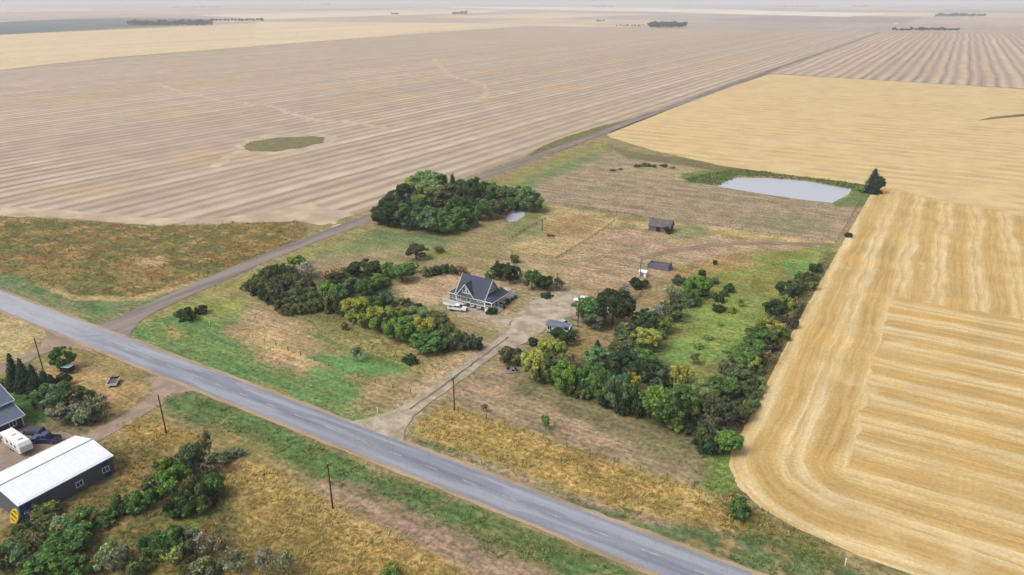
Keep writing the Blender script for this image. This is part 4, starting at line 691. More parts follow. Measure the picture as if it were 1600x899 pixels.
# ---- farmhouse
H = thing('farmhouse', 'grey-green gabled farmhouse with dark roof and white wrap-around porch', 'house', (-110.35, 160.55, .04)); XW, YD, ZE, ZR = 5.0, 8.2, 3.75, 8.6
MB().box(-XW + .05, XW - .05, .05, YD - .05, -.2, 1.4).build('foundation', M_FOUND, H)
MB().box(-XW, XW, 0, YD, 1.42, ZE).build('wall', M_SIDING, H)
yc = YD / 2
gm = MB().prism_x([(.0, ZE + .003), (YD, ZE + .003), (yc, ZR - .12)], XW - .12, XW).build('gable_wall', M_SIDING_L, H); MB().prism_x([(.0, ZE + .003), (YD, ZE + .003), (yc, ZR - .12)], -XW, -XW + .12).build('gable_wall', M_SIDING_L, H)
rx0, rx1 = -XW - .35, XW + .4; sl_ = (ZR - ZE) / yc; ov = .35
roof = MB().slab((rx0, -ov, ZE - ov * sl_), (rx1, -ov, ZE - ov * sl_), (rx1, yc, ZR), (rx0, yc, ZR), .16).slab((rx1, YD + ov, ZE - ov * sl_), (rx0, YD + ov, ZE - ov * sl_), (rx0, yc, ZR + .004), (rx1, yc, ZR + .004), .16).build('roof', M_SHINGLE, H)
for xs in (rx0 - .03, rx1 + .03):
    rk = MB()
    rk.slab((xs - .05, -ov - .03, ZE - ov * sl_ + .03), (xs + .05, -ov - .03, ZE - ov * sl_ + .03), (xs + .05, yc, ZR + .05), (xs - .05, yc, ZR + .05), .3)
    rk.slab((xs + .05, YD + ov + .03, ZE - ov * sl_ + .03), (xs - .05, YD + ov + .03, ZE - ov * sl_ + .03), (xs - .05, yc, ZR + .055), (xs + .05, yc, ZR + .055), .3); rk.build('rake_board', M_WHITE, roof)
MB().box(rx0, rx1, -ov - .09, -ov - .03, ZE - ov * sl_ - .24, ZE - ov * sl_ - .02).build('fascia', M_WHITE, roof)
# front wall gable
dx0, dx1 = -4.35, 1.35; dxc = (dx0 + dx1) / 2; dz = 7.35
MB().prism_y([(dx0, ZE + .01), (dx1, ZE + .01), (dxc, dz - .1)], -.08, .1).build('gable_wall', M_SIDING_L, H)
dsl = (dz - ZE) / (dx1 - dxc); yb_ = (dz - ZE) / sl_ + .1; dr = MB()
dr.slab((dx1 + .3, -.5, ZE - .3 * dsl), (dx1 + .3, .35, ZE - .3 * dsl), (dxc, yb_, dz + .02), (dxc, -.5, dz + .02), .14); dr.slab((dx0 - .3, .35, ZE - .3 * dsl), (dx0 - .3, -.5, ZE - .3 * dsl), (dxc, -.5, dz + .025), (dxc, yb_, dz + .025), .14)
dro = dr.build('dormer_roof', M_SHINGLE, H); rb = MB()
rb.hexa([(dx0 - .32, -.58, ZE - .3 * dsl - .28), (dxc, -.58, dz - .3), (dxc, -.505, dz - .3), (dx0 - .32, -.505, ZE - .3 * dsl - .28)], [(dx0 - .32, -.58, ZE - .3 * dsl), (dxc, -.58, dz + .03), (dxc, -.505, dz + .03), (dx0 - .32, -.505, ZE - .3 * dsl)])
rb.hexa([(dxc + .001, -.58, dz - .3), (dx1 + .32, -.58, ZE - .3 * dsl - .28), (dx1 + .32, -.505, ZE - .3 * dsl - .28), (dxc + .001, -.505, dz - .3)], [(dxc + .001, -.58, dz + .03), (dx1 + .32, -.58, ZE - .3 * dsl), (dx1 + .32, -.505, ZE - .3 * dsl), (dxc + .001, -.505, dz + .03)]); rb.build('rake_board', M_WHITE, dro)
MB().slab((dx0 + .25, -.75, ZE - .12), (dx1 - .25, -.75, ZE - .12), (dx1 - .25, -.085, ZE + .32), (dx0 + .25, -.085, ZE + .32), .08).build('pent_roof', M_SHINGLE, H)
window(H, dxc - .55, -.08, 5.15, .8, 1.25, 'y', -1, cols=1, rows=2); window(H, dxc + .75, -.08, 5.0, .5, 1.0, 'y', -1, cols=1)
window(H, -4.1, 0, 2.75, 1.2, 1.5, 'y', -1, rows=2); window(H, -.6, 0, 2.6, .95, 1.5, 'y', -1, cols=1, rows=2); window(H, 3.15, 0, 2.85, 1.1, .8, 'y', -1); window(H, 4.55, 0, 2.85, .4, .5, 'y', -1, cols=1)
window(H, XW, 2.9, 5.35, .9, 1.1, 'x', 1, cols=1, rows=2); window(H, XW, 4.1, 5.6, 1.0, 1.3, 'x', 1, rows=2); window(H, XW, 5.3, 5.35, .9, 1.1, 'x', 1, cols=1, rows=2)
for y_ in (1.4, 4.0, 6.6): window(H, XW, y_, 2.5, 1.2, 1.4, 'x', 1, rows=2)
for xx, yy in ((-XW, 0), (XW, 0), (XW, YD), (-XW, YD)): MB().box(xx - .11, xx + .11, yy - .11, yy + .11, 1.3, ZE - .02).build('corner_board', M_WHITE, H)
MB().box(-XW - .03, XW + .03, -.05, .0 - .004, 1.3, 1.5).build('skirt_board', M_WHITE, H)
for x_ in (-2.2, .6, 3.0):
    wl = MB(); n = 10; pr_ = [(x_ + .75 * math.cos(math.pi * (1 + i / n)), -.02 + .8 * math.sin(math.pi * (1 + i / n))) for i in range(n + 1)]
    wl.prism_z(pr_, .02, .55).build('window_well', M_GALV, H); window(H, x_, .05, .98, 1.1, .55, 'y', -1)
# left wing with hipped roof
MB().box(-8.0, -XW - .003, .9, 5.6, -.1, 3.0).build('wing_wall', M_SIDING, H)
MB().add([(-8.4, .5, 3.0), (-XW - .12, .5, 3.0), (-XW - .12, 6.0, 3.0), (-8.4, 6.0, 3.0), (-XW - .12, 1.9, 4.5), (-XW - .12, 4.6, 4.5)], [(0, 3, 2, 1), (0, 1, 4), (0, 4, 5, 3), (2, 3, 5), (1, 2, 5, 4)]).build('wing_roof', M_SHINGLE, H)
MB().box(-8.45, -XW - .05, .42, .5 - .004, 2.82, 3.04).box(-8.48, -8.404, .44, 6.0, 2.82, 3.045).build('fascia', M_WHITE, H); window(H, -6.6, .9, 2.0, 1.1, 1.3, 'y', -1, rows=2)
# front deck on the left
dk = MB().box(-8.7, -1.7, -2.0, -.06, .75, .9).build('deck_floor', plain('deck_boards', C(206, 196, 190), .8), H); MB().box(-8.7, -1.72, -1.96, -1.9, .0, .745).box(-8.68, -8.62, -1.89, .85, .0, .745).build('skirting', M_WHITE, H)
railing(H, (-8.66, -1.96), (-1.75, -1.96), .9, 1.9, M_WHITE, .3); railing(H, (-8.66, -1.96), (-8.66, .8), .9, 1.9, M_WHITE, .3)
# porch along the right side
MB().box(XW + .004, 7.75, -.3, 13.6, 1.05, 1.2).build('porch_floor', plain('porch_boards', C(196, 188, 184), .8), H)
MB().box(7.6, 7.7, -.2, 13.5, .0, 1.045).box(XW + .2, 7.59, -.25, -.18, .0, 1.045).box(XW + .2, 7.59, 13.45, 13.52, 0, 1.045).build('skirting', M_WHITE, H)
MB().add([(XW + .13, -.45, 3.35), (8.05, -.45, 3.3), (8.05, 9.2, 3.3), (XW + .13, 9.2, 3.35), (XW + .13, 1.9, 4.55), (XW + .13, 9.2, 4.55), (XW + .13, -.45, 3.15), (8.05, -.45, 3.1), (8.05, 9.2, 3.1), (XW + .13, 9.2, 3.15)],
         [(0, 1, 4), (1, 2, 5, 4), (2, 3, 5), (6, 9, 8, 7), (0, 6, 7, 1), (1, 7, 8, 2), (2, 8, 9, 3)]).build('porch_roof', M_SHINGLE, H)
MB().box(8.055, 8.13, -.5, 9.25, 3.05, 3.32).box(XW + .14, 8.05, -.53, -.454, 3.05, 3.34).build('fascia', M_WHITE, H)
cm_ = MB().box(-.11, .11, -.11, .11, 1.2, 3.1).mesh('column'); cm_.materials.append(M_WHITE)
for (x_, y_) in ((5.3, -.15), (7.55, -.15), (7.55, 1.6), (7.55, 3.6), (7.55, 5.6), (7.55, 7.6), (7.55, 9.1)): o = link('column', cm_, None, H); o.location = (x_, y_, 0)
railing(H, (5.3, -.15), (7.55, -.15), 1.2, 2.1, M_WHITE, .3); railing(H, (7.55, -.15), (7.55, 1.6), 1.2, 2.1, M_WHITE, .3); railing(H, (7.55, 3.6), (7.55, 13.45), 1.2, 2.1, M_WHITE, .3); railing(H, (5.1, 13.45), (7.55, 13.45), 1.2, 2.1, M_WHITE, .3)
for i in range(5): MB().box(7.76 + i * .3, 8.06 + i * .3 - .003, 1.8, 3.4, 0, .95 - i * .19).build('step', M_WHITE, H)
railing(H, (7.8, 1.72), (9.2, 1.72), .4, 1.4, M_WHITE, .3, 'stair_rail'); railing(H, (7.8, 3.5), (9.2, 3.5), .4, 1.4, M_WHITE, .3, 'stair_rail')
U = thing('patio_umbrella', 'dusty pink patio umbrella open on the back deck of the farmhouse', 'umbrella', (-104.7, 172.3, 1.24))
um = MB(); N8 = 8; um.add([(0, 0, 2.35)] + [(1.45 * math.cos(2 * math.pi * i / N8), 1.45 * math.sin(2 * math.pi * i / N8), 1.85) for i in range(N8)] + [(0, 0, 2.28)], [(0, 1 + i, 1 + (i + 1) % N8) for i in range(N8)] + [(9, 1 + (i + 1) % N8, 1 + i) for i in range(N8)]); um.build('canopy', plain('pink_canvas', C(206, 178, 172), .9, var=.1), U)
MB().tube((0, 0, 0), (0, 0, 2.4), .03).build('pole', M_WHITE, U); MB().tube((0, 0, 0), (0, 0, .12), .35, .3, 12).build('base', M_FOUND, U)
# ---- white-roofed steel shed
S = thing('machine_shed', 'long grey steel shed with white ribbed roof and blue corner panels', 'shed', (-131.0, 50.4, .04)); hw, hl_, ze, zr = 6.2, 8.35, 4.0, 5.35
MB().box(hw - .12, hw, -hl_, hl_, 0, ze).build('wall', M_GREYSTEEL, S); MB().box(-hw, -hw + .12, -hl_, hl_, 0, ze).build('wall', M_GREYSTEEL, S)
for sy in (-1, 1):
    y0, y1 = sorted((sy * hl_, sy * (hl_ - .12))); MB().prism_y([(-hw + .121, 0), (hw - .121, 0), (hw - .121, ze - .02), (0, zr - .14), (-hw + .121, ze - .02)], y0, y1).build('end_wall', M_GREYSTEEL_X, S)
MB().slab((hw + .35, -hl_ - .3, ze - .09), (hw + .35, hl_ + .3, ze - .09), (0, hl_ + .3, zr), (0, -hl_ - .3, zr), .1).build('roof_panel', M_ROOFSTEEL, S); MB().slab((-hw - .35, hl_ + .3, ze - .09), (-hw - .35, -hl_ - .3, ze - .09), (0, -hl_ - .3, zr), (0, hl_ + .3, zr), .1).build('roof_panel', M_ROOFSTEEL, S)
MB().slab((.22, -hl_ - .31, zr - .035), (.22, hl_ + .31, zr - .035), (0, hl_ + .31, zr + .03), (0, -hl_ - .31, zr + .03), .02).slab((-.22, hl_ + .31, zr - .035), (-.22, -hl_ - .31, zr - .035), (0, -hl_ - .31, zr + .03), (0, hl_ + .31, zr + .03), .02).build('ridge_cap', M_GALV, S)
MB().box(hw + .352, hw + .4, -hl_ - .3, hl_ + .3, ze - .24, ze - .06).build('gutter', M_WHITE, S)
for y0, y1 in ((hl_ - 2.0, hl_ - .8), (-hl_ + .9, -hl_ + 1.9), (-hl_ - .04, -hl_ + .25)): MB().box(hw + .003, hw + .035, y0, y1, 0, ze - .12).build('blue_panel', M_BLUESTEEL, S)
MB().box(hw - 1.1, hw - .1, -hl_ - .035, -hl_ - .003, 0, ze - .25).build('blue_panel', M_BLUESTEEL_X, S); MB().box(hw - .05, hw + .05, hl_ - .05, hl_ + .05, 0, ze - .1).build('corner_trim', M_GREYSTEEL, S)
for yw in (hl_ - 1.6, hl_ - 6.6): window(S, hw + (.036 if yw > 5 else 0), yw, 1.7, 1.1, .95, 'x', 1)
MB().box(-1.8, 1.8, hl_ + .003, hl_ + .05, 0, 3.4).build('overhead_door', M_WHITE, S)
# ---- blue-grey neighbour house
B = thing('blue_house', 'blue-grey two-storey house with white trim behind the travel trailer', 'house', (-165.0, 54.0, .04))
MB().box(-5.2, 4.3, -6, 4.6, 0, 5.3).build('wall', M_NAVY, B); MB().prism_y([(-5.2, 5.303), (4.3, 5.303), (-.45, 7.6)], 4.48, 4.6).prism_y([(-5.2, 5.303), (4.3, 5.303), (-.45, 7.6)], -6, -5.88).build('gable_wall', M_NAVY, B)
r1 = MB().slab((4.75, -6.5, 5.1), (4.75, 5.1, 5.1), (-.45, 5.1, 7.75), (-.45, -6.5, 7.75), .16).slab((-5.65, 5.1, 5.1), (-5.65, -6.5, 5.1), (-.45, -6.5, 7.755), (-.45, 5.1, 7.755), .16).build('roof', M_SHINGLE_B, B)
MB().box(4.76, 4.84, -6.5, 5.1, 4.9, 5.14).slab((4.8, 5.11, 5.13), (4.8, 5.19, 5.13), (-.45, 5.19, 7.8), (-.45, 5.11, 7.8), .26).build('fascia', M_WHITE, r1)
MB().box(4.303, 7.9, -5.2, 4.3, 0, 2.9).build('garage_wall', M_NAVY, B); MB().prism_y([(4.303, 2.903), (7.9, 2.903), (4.303, 4.3)], 4.2, 4.3).build('gable_wall', M_NAVY, B)
r2 = MB().slab((8.5, -5.7, 2.75), (8.5, 4.75, 2.75), (4.31, 4.75, 4.5), (4.31, -5.7, 4.5), .16).build('garage_roof', M_SHINGLE_B, B); MB().box(8.51, 8.6, -5.7, 4.75, 2.55, 2.79).slab((8.55, 4.76, 2.79), (8.55, 4.84, 2.79), (4.31, 4.84, 4.56), (4.31, 4.76, 4.56), .25).build('fascia', M_WHITE, r2)
MB().box(7.8, 8.0, 4.2, 4.4, 0, 2.7).build('corner_board', M_WHITE, B); MB().box(4.22, 4.4, 4.5, 4.68, 0, 5.0).build('corner_board', M_WHITE, B); window(B, 4.3, 2.0, 4.75, .9, .6, 'x', 1); window(B, 7.9, 2.4, 1.7, 1.2, 1.1, 'x', 1)
# ---- small cabin with rounded roof
K = thing('barrel_roof_cabin', 'small white cabin with grey rounded roof at the edge of the gravel yard', 'cabin', (-79.7, 158.9, .04), R(6))
MB().box(-3.2, 3.2, -1.5, 1.5, .35, 2.3).build('wall', lined('cabin_siding', C(206, 210, 214), 2, .2, .02, .7), K); arc = [(-1.75 * math.cos(math.pi * i / 10), 2.22 + .75 * math.sin(math.pi * i / 10)) for i in range(11)]
MB().prism_x(list(reversed(arc)), -3.45, 3.45).build('roof', shingle('grey_roof', C(112, 120, 136)), K); arc2 = [(-1.8 * math.cos(math.pi * i / 10), 2.2 + .82 * math.sin(math.pi * i / 10)) for i in range(11)]
MB().prism_x(list(reversed(arc2)), 3.452, 3.55).build('end_trim', M_WHITE, K); MB().box(-3.1, 3.1, -1.4, 1.4, 0, .345).build('skid', M_DARKIN, K)
window(K, -2.3, -1.5, 1.5, 1.2, 1.1, 'y', -1); window(K, .6, -1.5, 1.6, .8, .8, 'y', -1); dr_ = MB().box(3.203, 3.26, -.9, .1, .4, 2.15).build('door', M_DARKIN, K); MB().box(3.262, 3.3, -.1, 0, 1.2, 1.3).build('handle', M_CHROME, dr_)
# ---- weathered barn, ruined log walls, pump shed
bx_, by_, _ = px(1031, 361); BN = thing('weathered_barn', 'weathered grey board barn with sagging mossy roof by the pasture fence', 'barn', (-88.2, 263.6, .0), R(3))
MB().box(-4.3, 4.3, -2.6, 2.6, -.1, 2.3).build('wall', M_OLDWOOD, BN); MB().prism_x([(-2.6, 2.303), (2.6, 2.303), (0, 4.7)], -4.3, -4.2).prism_x([(-2.6, 2.303), (2.6, 2.303), (0, 4.7)], 4.2, 4.3).build('gable_wall', M_OLDWOOD, BN)
for sg in (-1, 1):
    rm = MB(); nn = 12
    for i in range(nn):
        xa = -4.6 + 9.2 * i / nn; xb = xa + 9.2 / nn - .03; sag = lambda x: -.28 * (1 - (x / 4.6) ** 2); jz = rnd.uniform(-.04, .05)
        pts_ = [(xa, sg * 3.0, 1.98 + jz), (xb, sg * 3.0, 1.98 + jz), (xb, 0, 4.85 + sag(xb) + jz), (xa, 0, 4.85 + sag(xa) + jz)]
        b_ = MB(); b_.slab(*(pts_ if sg < 0 else pts_[::-1]), .08); b_.build('roof_board', M_OLDROOF if rnd.random() < .7 else M_OLDWOOD, BN)
dd = MB().box(-1.2, .4, -2.66, -2.603, -.05, 1.9).build('door', M_DARKIN, BN); MB().box(.2, .3, -2.7, -2.662, .9, 1.0).build('handle', M_RIM, dd); MB().box(2.2, 3.2, -2.64, -2.603, .9, 1.6).build('opening', M_DARKIN, BN)
RU = thing('ruined_log_walls', 'roofless ruined log building with dark interior', 'ruin', (-73.6, 221.8, 0), R(4))
lg = MB().tube((-.5, 0, 0), (.5, 0, 0), .15, n=7).mesh('log'); lg.materials.append(M_LOG)
for row in range(8):
    for (cx, cy, rz_, L) in ((0, -1.9, 0, 7.2), (0, 1.9, 0, 7.2), (-3.5, 0, math.pi / 2, 4.2), (3.5, 0, math.pi / 2, 4.2)):
        if row > 5 and (cy > 0 or cx < 0): continue
        o = link('log', lg, None, RU); o.location = (cx + rnd.uniform(-.15, .15), cy, .15 + row * .28 + (.14 if rz_ else 0)); o.rotation_euler = (0, rnd.uniform(-.02, .02), rz_); o.scale = (L * rnd.uniform(.92, 1.04), 1, 1)
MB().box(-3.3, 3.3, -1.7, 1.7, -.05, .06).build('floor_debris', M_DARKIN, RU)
for i in range(5): MB().tube((-3 + i * 1.4, -1.6, .2), (-2.2 + i * 1.3, 1.6, 1.6 + rnd.random()), .09).build('fallen_rafter', M_LOG, RU)
PS = thing('pump_shed', 'small white pump shed behind the dark conifer bush', 'shed', (-75.6, 211.8, 0)); MB().box(-1.2, 1.2, -1, 1, 0, 1.7).build('wall', M_WHITE, PS); MB().slab((-1.4, -1.3, 1.7), (1.4, -1.3, 1.7), (1.4, 0, 2.3), (-1.4, 0, 2.3), .08).slab((1.4, 1.3, 1.7), (-1.4, 1.3, 1.7), (-1.4, 0, 2.305), (1.4, 0, 2.305), .08).build('roof', M_WHITE, PS); MB().box(-.4, .4, -1.04, -1.003, .05, 1.6).build('door', M_GALV, PS)
# ------------------------------------------------------------------ vehicles
def wheel_mesh(r=.38, w_=.25):
    t = MB().tube((0, -w_ / 2, 0), (0, w_ / 2, 0), r, n=18).mesh('tyre'); t.materials.append(M_RUBBER); k_ = MB().tube((0, -w_ / 2 - .012, 0), (0, w_ / 2 + .012, 0), r * .6, n=14).mesh('rim'); k_.materials.append(M_RIM); return t, k_
def add_wheel(parent, x, y, r=.38, w_=.25):
    t, k_ = wheel_mesh(r, w_); o = link('wheel', t, None, parent); o.location = (x, y, r); e = link('rim', k_, None, o); return o
def pickup(name, label, loc, rz, paint):
    T = thing(name, label, 'pickup truck', loc, rz); W = .98
    prof = [(-2.85, .5), (2.8, .5), (2.85, .85), (2.75, 1.12), (1.35, 1.22), (-2.85, 1.2)]
    MB().prism_y([(-.95, .5), (2.8, .5), (2.85, .85), (2.72, 1.12), (1.4, 1.22), (-.95, 1.22)], -W, W).build('body', paint, T, .05)
    bd = MB().box(-2.85, -.953, -W, -W + .1, .5, 1.22).box(-2.85, -.953, W - .1, W, .5, 1.22).box(-2.85, -2.77, -W + .101, W - .101, .5, 1.2).build('cargo_bed', paint, T); MB().box(-2.76, -.96, -W + .11, W - .11, .55, .72).build('bed_floor', M_BLACK, bd)
    gb = [(-.9, 1.21), (1.35, 1.21), (.75, 1.83), (-.72, 1.85)]
    MB().prism_y(gb, -W + .1, W - .1).build('cab_glass', M_GLASS, T)
    MB().prism_y([(-.78, 1.83), (.78, 1.81), (.62, 1.92), (-.66, 1.93)], -W + .08, W - .08).build('cab_roof', paint, T, .04)
    pl = MB()
    for s in (-1, 1):
        for xa, xb in ((-.9, -.72), (1.32, .74), (.12, .12)): pl.tube((xa, s * (W - .09), 1.2), (xb, s * (W - .11), 1.85), .06, n=4)
    pl.build('pillar', paint, T)
    for x_ in (-1.85, 1.75):
        for y_ in (-.86, .86): add_wheel(T, x_, y_)
    MB().box(2.82, 2.97, -.92, .92, .45, .68).build('bumper', M_CHROME, T); MB().box(-2.98, -2.853, -.92, .92, .45, .65).build('bumper', M_CHROME, T); MB().box(2.78, 2.87, -.5, .5, .72, 1.0).build('grille', M_BLACK, T)
    for s in (-1, 1): MB().box(2.74, 2.88, s * .75 - .18, s * .75 + .18, .78, 1.0).build('headlight', M_LAMPW, T); MB().box(-2.88, -2.84, s * .88 - .09, s * .88 + .09, .75, 1.12).build('taillight', M_LAMPR, T); MB().box(1.0, 1.15, s * 1.1 - .1, s * 1.1 + .1, 1.25, 1.42).build('mirror', M_BLACK, T)
    return T
M_CARWHITE = plain('car_white', C(238, 240, 242, 1.35), .3, var=.03, spec=.5, coat=.6); M_CARBLUE = plain('car_navy', C(34, 56, 118), .3, var=.05, spec=.5, coat=.6); M_CARSIL = plain('car_silver', C(196, 206, 212), .3, var=.04, spec=.5, coat=.6)
pickup('pickup_truck', 'white pickup truck parked in front of the farmhouse', (-112.2, 156.6, .14), R(14), M_CARWHITE)
pickup('pickup_truck', 'dark navy pickup truck parked beside the travel trailer', (-147.0, 57.5, .12), R(28) + math.pi, M_CARBLUE)
def car(name, label, loc, rz, paint, suv=False):
    T = thing(name, label, 'car', loc, rz); W = .9; zt = 1.75 if suv else 1.45
    MB().prism_y([(-2.25, .4), (2.2, .4), (2.28, .7), (2.1, .88), (1.0, .98), (-2.1, 1.0), (-2.3, .75)], -W, W).build('body', paint, T, .05)
    MB().prism_y([(-2.0 if suv else -1.75, .985), (1.05, .975), (.35, zt - .06), (-1.75 if suv else -1.1, zt - .06)], -W + .1, W - .1).build('glass', M_GLASS, T)
    MB().prism_y([(-1.85 if suv else -1.15, zt - .08), (.42, zt - .08), (.25, zt), (-1.65 if suv else -1.0, zt)], -W + .08, W - .08).build('roof', paint, T, .03)
    for x_ in (-1.4, 1.4):
        for y_ in (-.8, .8): add_wheel(T, x_, y_, .33, .22)
    for s in (-1, 1): MB().box(2.14, 2.27, s * .62 - .2, s * .62 + .2, .62, .8).build('headlight', M_LAMPW, T); MB().box(-2.31, -2.2, s * .65 - .18, s * .65 + .18, .75, .92).build('taillight', M_LAMPR, T)
    return T
car('parked_car', 'white van-like car parked beside the big farmyard tree', (-83.6, 181.0, .18), R(200), M_CARWHITE, True); car('parked_car', 'silver-white car parked behind the barrel-roofed cabin', (-80.6, 163.2, .18), R(-8), M_CARSIL)
# red tractor under the trees
T = thing('red_tractor', 'small red tractor half hidden under the farmyard tree', 'tractor', (-79.3, 171.6, .14), R(-25)); M_RED = plain('red_paint', C(176, 52, 42), .5)
MB().box(.1, 1.7, -.35, .35, .75, 1.3).build('hood', M_RED, T, .05); MB().box(-1.0, .1, -.25, .25, .6, 1.0).build('chassis', M_BLACK, T); MB().box(-1.0, -.1, -.8, -.55, 1.05, 1.2).box(-1.0, -.1, .55, .8, 1.05, 1.2).build('fender', M_RED, T); MB().box(-.85, -.35, -.25, .25, 1.0, 1.15).box(-.9, -.8, -.25, .25, 1.15, 1.6).build('seat', M_BLACK, T); MB().slab((-1.1, -.7, 2.2), (.3, -.7, 2.2), (.3, .7, 2.2), (-1.1, .7, 2.2), .07).build('canopy', plain('faded_red', C(222, 150, 136), .6), T)
pp_ = MB()
for s in (-.65, .65): pp_.tube((-.95, s, 1.0), (-.95, s, 2.15), .035); pp_.tube((.15, s * .6, 1.2), (.15, s, 2.15), .035)
pp_.build('canopy_post', M_BLACK, T); add_wheel(T, -.6, -.7, .62, .35); add_wheel(T, -.6, .7, .62, .35); add_wheel(T, 1.35, -.5, .38, .22); add_wheel(T, 1.35, .5, .38, .22)
# travel trailer
TT = thing('travel_trailer', 'white travel trailer parked against the blue-grey house', 'trailer', (-149.4, 53.35, .1), R(-3)); M_TTW = plain('trailer_white', C(236, 236, 234, 1.35), .45, var=.04)
MB().prism_y([(-4.2, .55), (3.4, .55), (4.3, 1.0), (4.15, 2.2), (3.5, 2.9), (-4.0, 2.95), (-4.25, 2.7)], -1.2, 1.2).build('body', M_TTW, TT, .08)
MB().box(-2.9, -2.2, -1.225, -1.203, .65, 2.4).build('door', M_WHITE, TT)
for x_ in (-3.5, -1.2, .6, 2.2): MB().box(x_ - .35, x_ + .35, -1.22, -1.203, 1.55, 2.2).build('window', M_GLASS, TT)
MB().box(-4.1, 3.3, -1.215, -1.203, .9, 1.15).build('stripe', plain('grey_stripe', C(120, 122, 128), .5), TT); MB().box(-1.2, -.5, -.35, .35, 2.93, 3.15).build('roof_vent', M_WHITE, TT, .05); MB().box(1.4, 2.2, -.4, .4, 2.93, 3.2).build('air_conditioner', M_WHITE, TT, .06)
for x_ in (-.9, .1):
    for y_ in (-1.05, 1.05): add_wheel(TT, x_, y_, .36, .22)
MB().tube((4.2, -.6, .6), (5.2, 0, .55), .06).tube((4.2, .6, .6), (5.2, 0, .55), .06).tube((5.1, 0, .0), (5.1, 0, .8), .05).build('hitch', M_BLACK, TT)
# tarp-covered trailer
CV = thing('covered_trailer', 'low trailer under a dark grey tarp between the house and the navy pickup', 'trailer', (-152.3, 58.0, .1), R(28)); MB().hexa([(-1.9, -1.1, .45), (1.9, -1.1, .45), (1.9, 1.1, .45), (-1.9, 1.1, .45)], [(-1.8, -.95, 1.2), (1.75, -.9, 1.1), (1.75, .9, 1.15), (-1.8, .95, 1.25)]).build('tarp', plain('tarp', C(74, 78, 92), .75, var=.25, scale=1.5), CV, .12); MB().box(-1.85, 1.85, -1.0, 1.0, .3, .445).build('frame', M_BLACK, CV); add_wheel(CV, 0, -1.05, .3, .2); add_wheel(CV, 0, 1.05, .3, .2)
# open utility trailer and black box trailer on the dry lawn
UT = thing('utility_trailer', 'open flatbed utility trailer with pale sides on the dry lawn', 'trailer', (-157.9, 78.9, .08), R(-47)); MB().box(-1.75, 1.75, -1.05, 1.05, .5, .6).build('bed', plain('trailer_floor', C(104, 96, 92), .9, var=.3), UT)
for y0, y1 in ((-1.13, -1.053), (1.053, 1.13)): MB().box(-1.75, 1.75, y0, y1, .5, .98).build('side_board', M_WHITE, UT)
MB().box(1.753, 1.83, -1.13, 1.13, .5, .98).build('tail_board', M_WHITE, UT); MB().box(-1.83, -1.753, -1.13, 1.13, .5, .98).build('head_board', M_DARKIN, UT); add_wheel(UT, .2, -1.28, .34, .22); add_wheel(UT, .2, 1.28, .34, .22); MB().tube((-1.8, 0, .5), (-3.0, 0, .45), .06).tube((-2.9, 0, 0), (-2.9, 0, .5), .05).build('hitch', M_BLACK, UT)
BT = thing('box_trailer', 'small black box trailer with pale roof on the dry lawn', 'trailer', (-173.1, 76.5, .08), R(20)); MB().box(-1.35, 1.35, -.9, .9, .45, 1.75).build('body', M_BLACK, BT, .05); MB().box(-1.42, 1.42, -.97, .97, 1.753, 1.85).build('roof', plain('pale_roof', C(186, 204, 214), .5), BT, .03); add_wheel(BT, 0, -1.0, .32, .2); add_wheel(BT, 0, 1.0, .32, .2); MB().tube((1.35, 0, .5), (2.5, 0, .45), .06).tube((2.4, 0, 0), (2.4, 0, .5), .05).build('hitch', plain('yellow_hitch', C(206, 178, 90), .6), BT); MB().box(-1.37, -1.353, -.4, .4, .55, 1.6).build('door', M_GALV, BT)
# yellow dinghy leaning on the shed
DG = thing('inflatable_dinghy', 'yellow inflatable dinghy leaning against the end of the steel shed', 'dinghy', (-126.6, 41.15, .1), 0); DG.rotation_euler = (R(70), R(14), 0)
dg = MB(); n = 28; pts_ = [(1.0 * math.cos(2 * math.pi * i / n), 1.15 + 1.25 * math.sin(2 * math.pi * i / n), 0) for i in range(n)]
for i in range(n): dg.tube(pts_[i], pts_[(i + 1) % n], .2, n=8)
M_YEL = plain('yellow_rubber', C(232, 194, 30), .5); dg.build('tube', M_YEL, DG); MB().prism_z([(.85 * math.cos(2 * math.pi * i / n), 1.15 + 1.1 * math.sin(2 * math.pi * i / n)) for i in range(n)], -.06, -.02).build('floor', plain('dinghy_floor', C(150, 120, 40), .7), DG); MB().tube((-.9, .8, .08), (.9, .8, .08), .13).tube((-.95, 1.6, .08), (.95, 1.6, .08), .13).build('seat', M_YEL, DG)
# two white tanks by the cabin, planter platform, scrap, stakes
for (x_, y_, lab, tp, rr) in ((-75.0, 158.0, 'white round water tank against the open end of the cabin', 1.5, 1.0), (-74.0, 154.6, 'smaller white tank below the dark round tree by the cabin', 1.2, .85)):
    W_ = thing('water_tank', lab, 'tank', (x_, y_, .05)); MB().tube((0, 0, 0), (0, 0, tp), rr, n=18).tube((0, 0, tp + .001), (0, 0, tp + .3), rr * .98, rr * .45, 18).build('shell', M_TTW, W_); MB().tube((0, 0, tp + .3), (0, 0, tp + .42), .22, n=10).build('lid', M_GALV, W_)
x_, y_, _ = px(800, 580); PD = thing('planter_platform', 'grey plank platform with dark pots at the edge of the tan lawn', 'platform', (x_, y_, .06), R(40))
pk = MB().box(-1.6, 1.6, -.14, .14, .05, .2).mesh('plank'); pk.materials.append(plain('grey_plank', C(150, 136, 138), .9, var=.3))
for i in range(8): o = link('plank', pk, None, PD); o.location = (0, -1.15 + i * .33, rnd.uniform(0, .03))
for (a, b_) in ((-1.1, .5), (-.7, .9), (.9, .3), (.2, -.5), (1.1, -.7)): MB().tube((a, b_, .22), (a, b_, .6), .24, .3, 10).build('pot', M_DARKIN, PD)
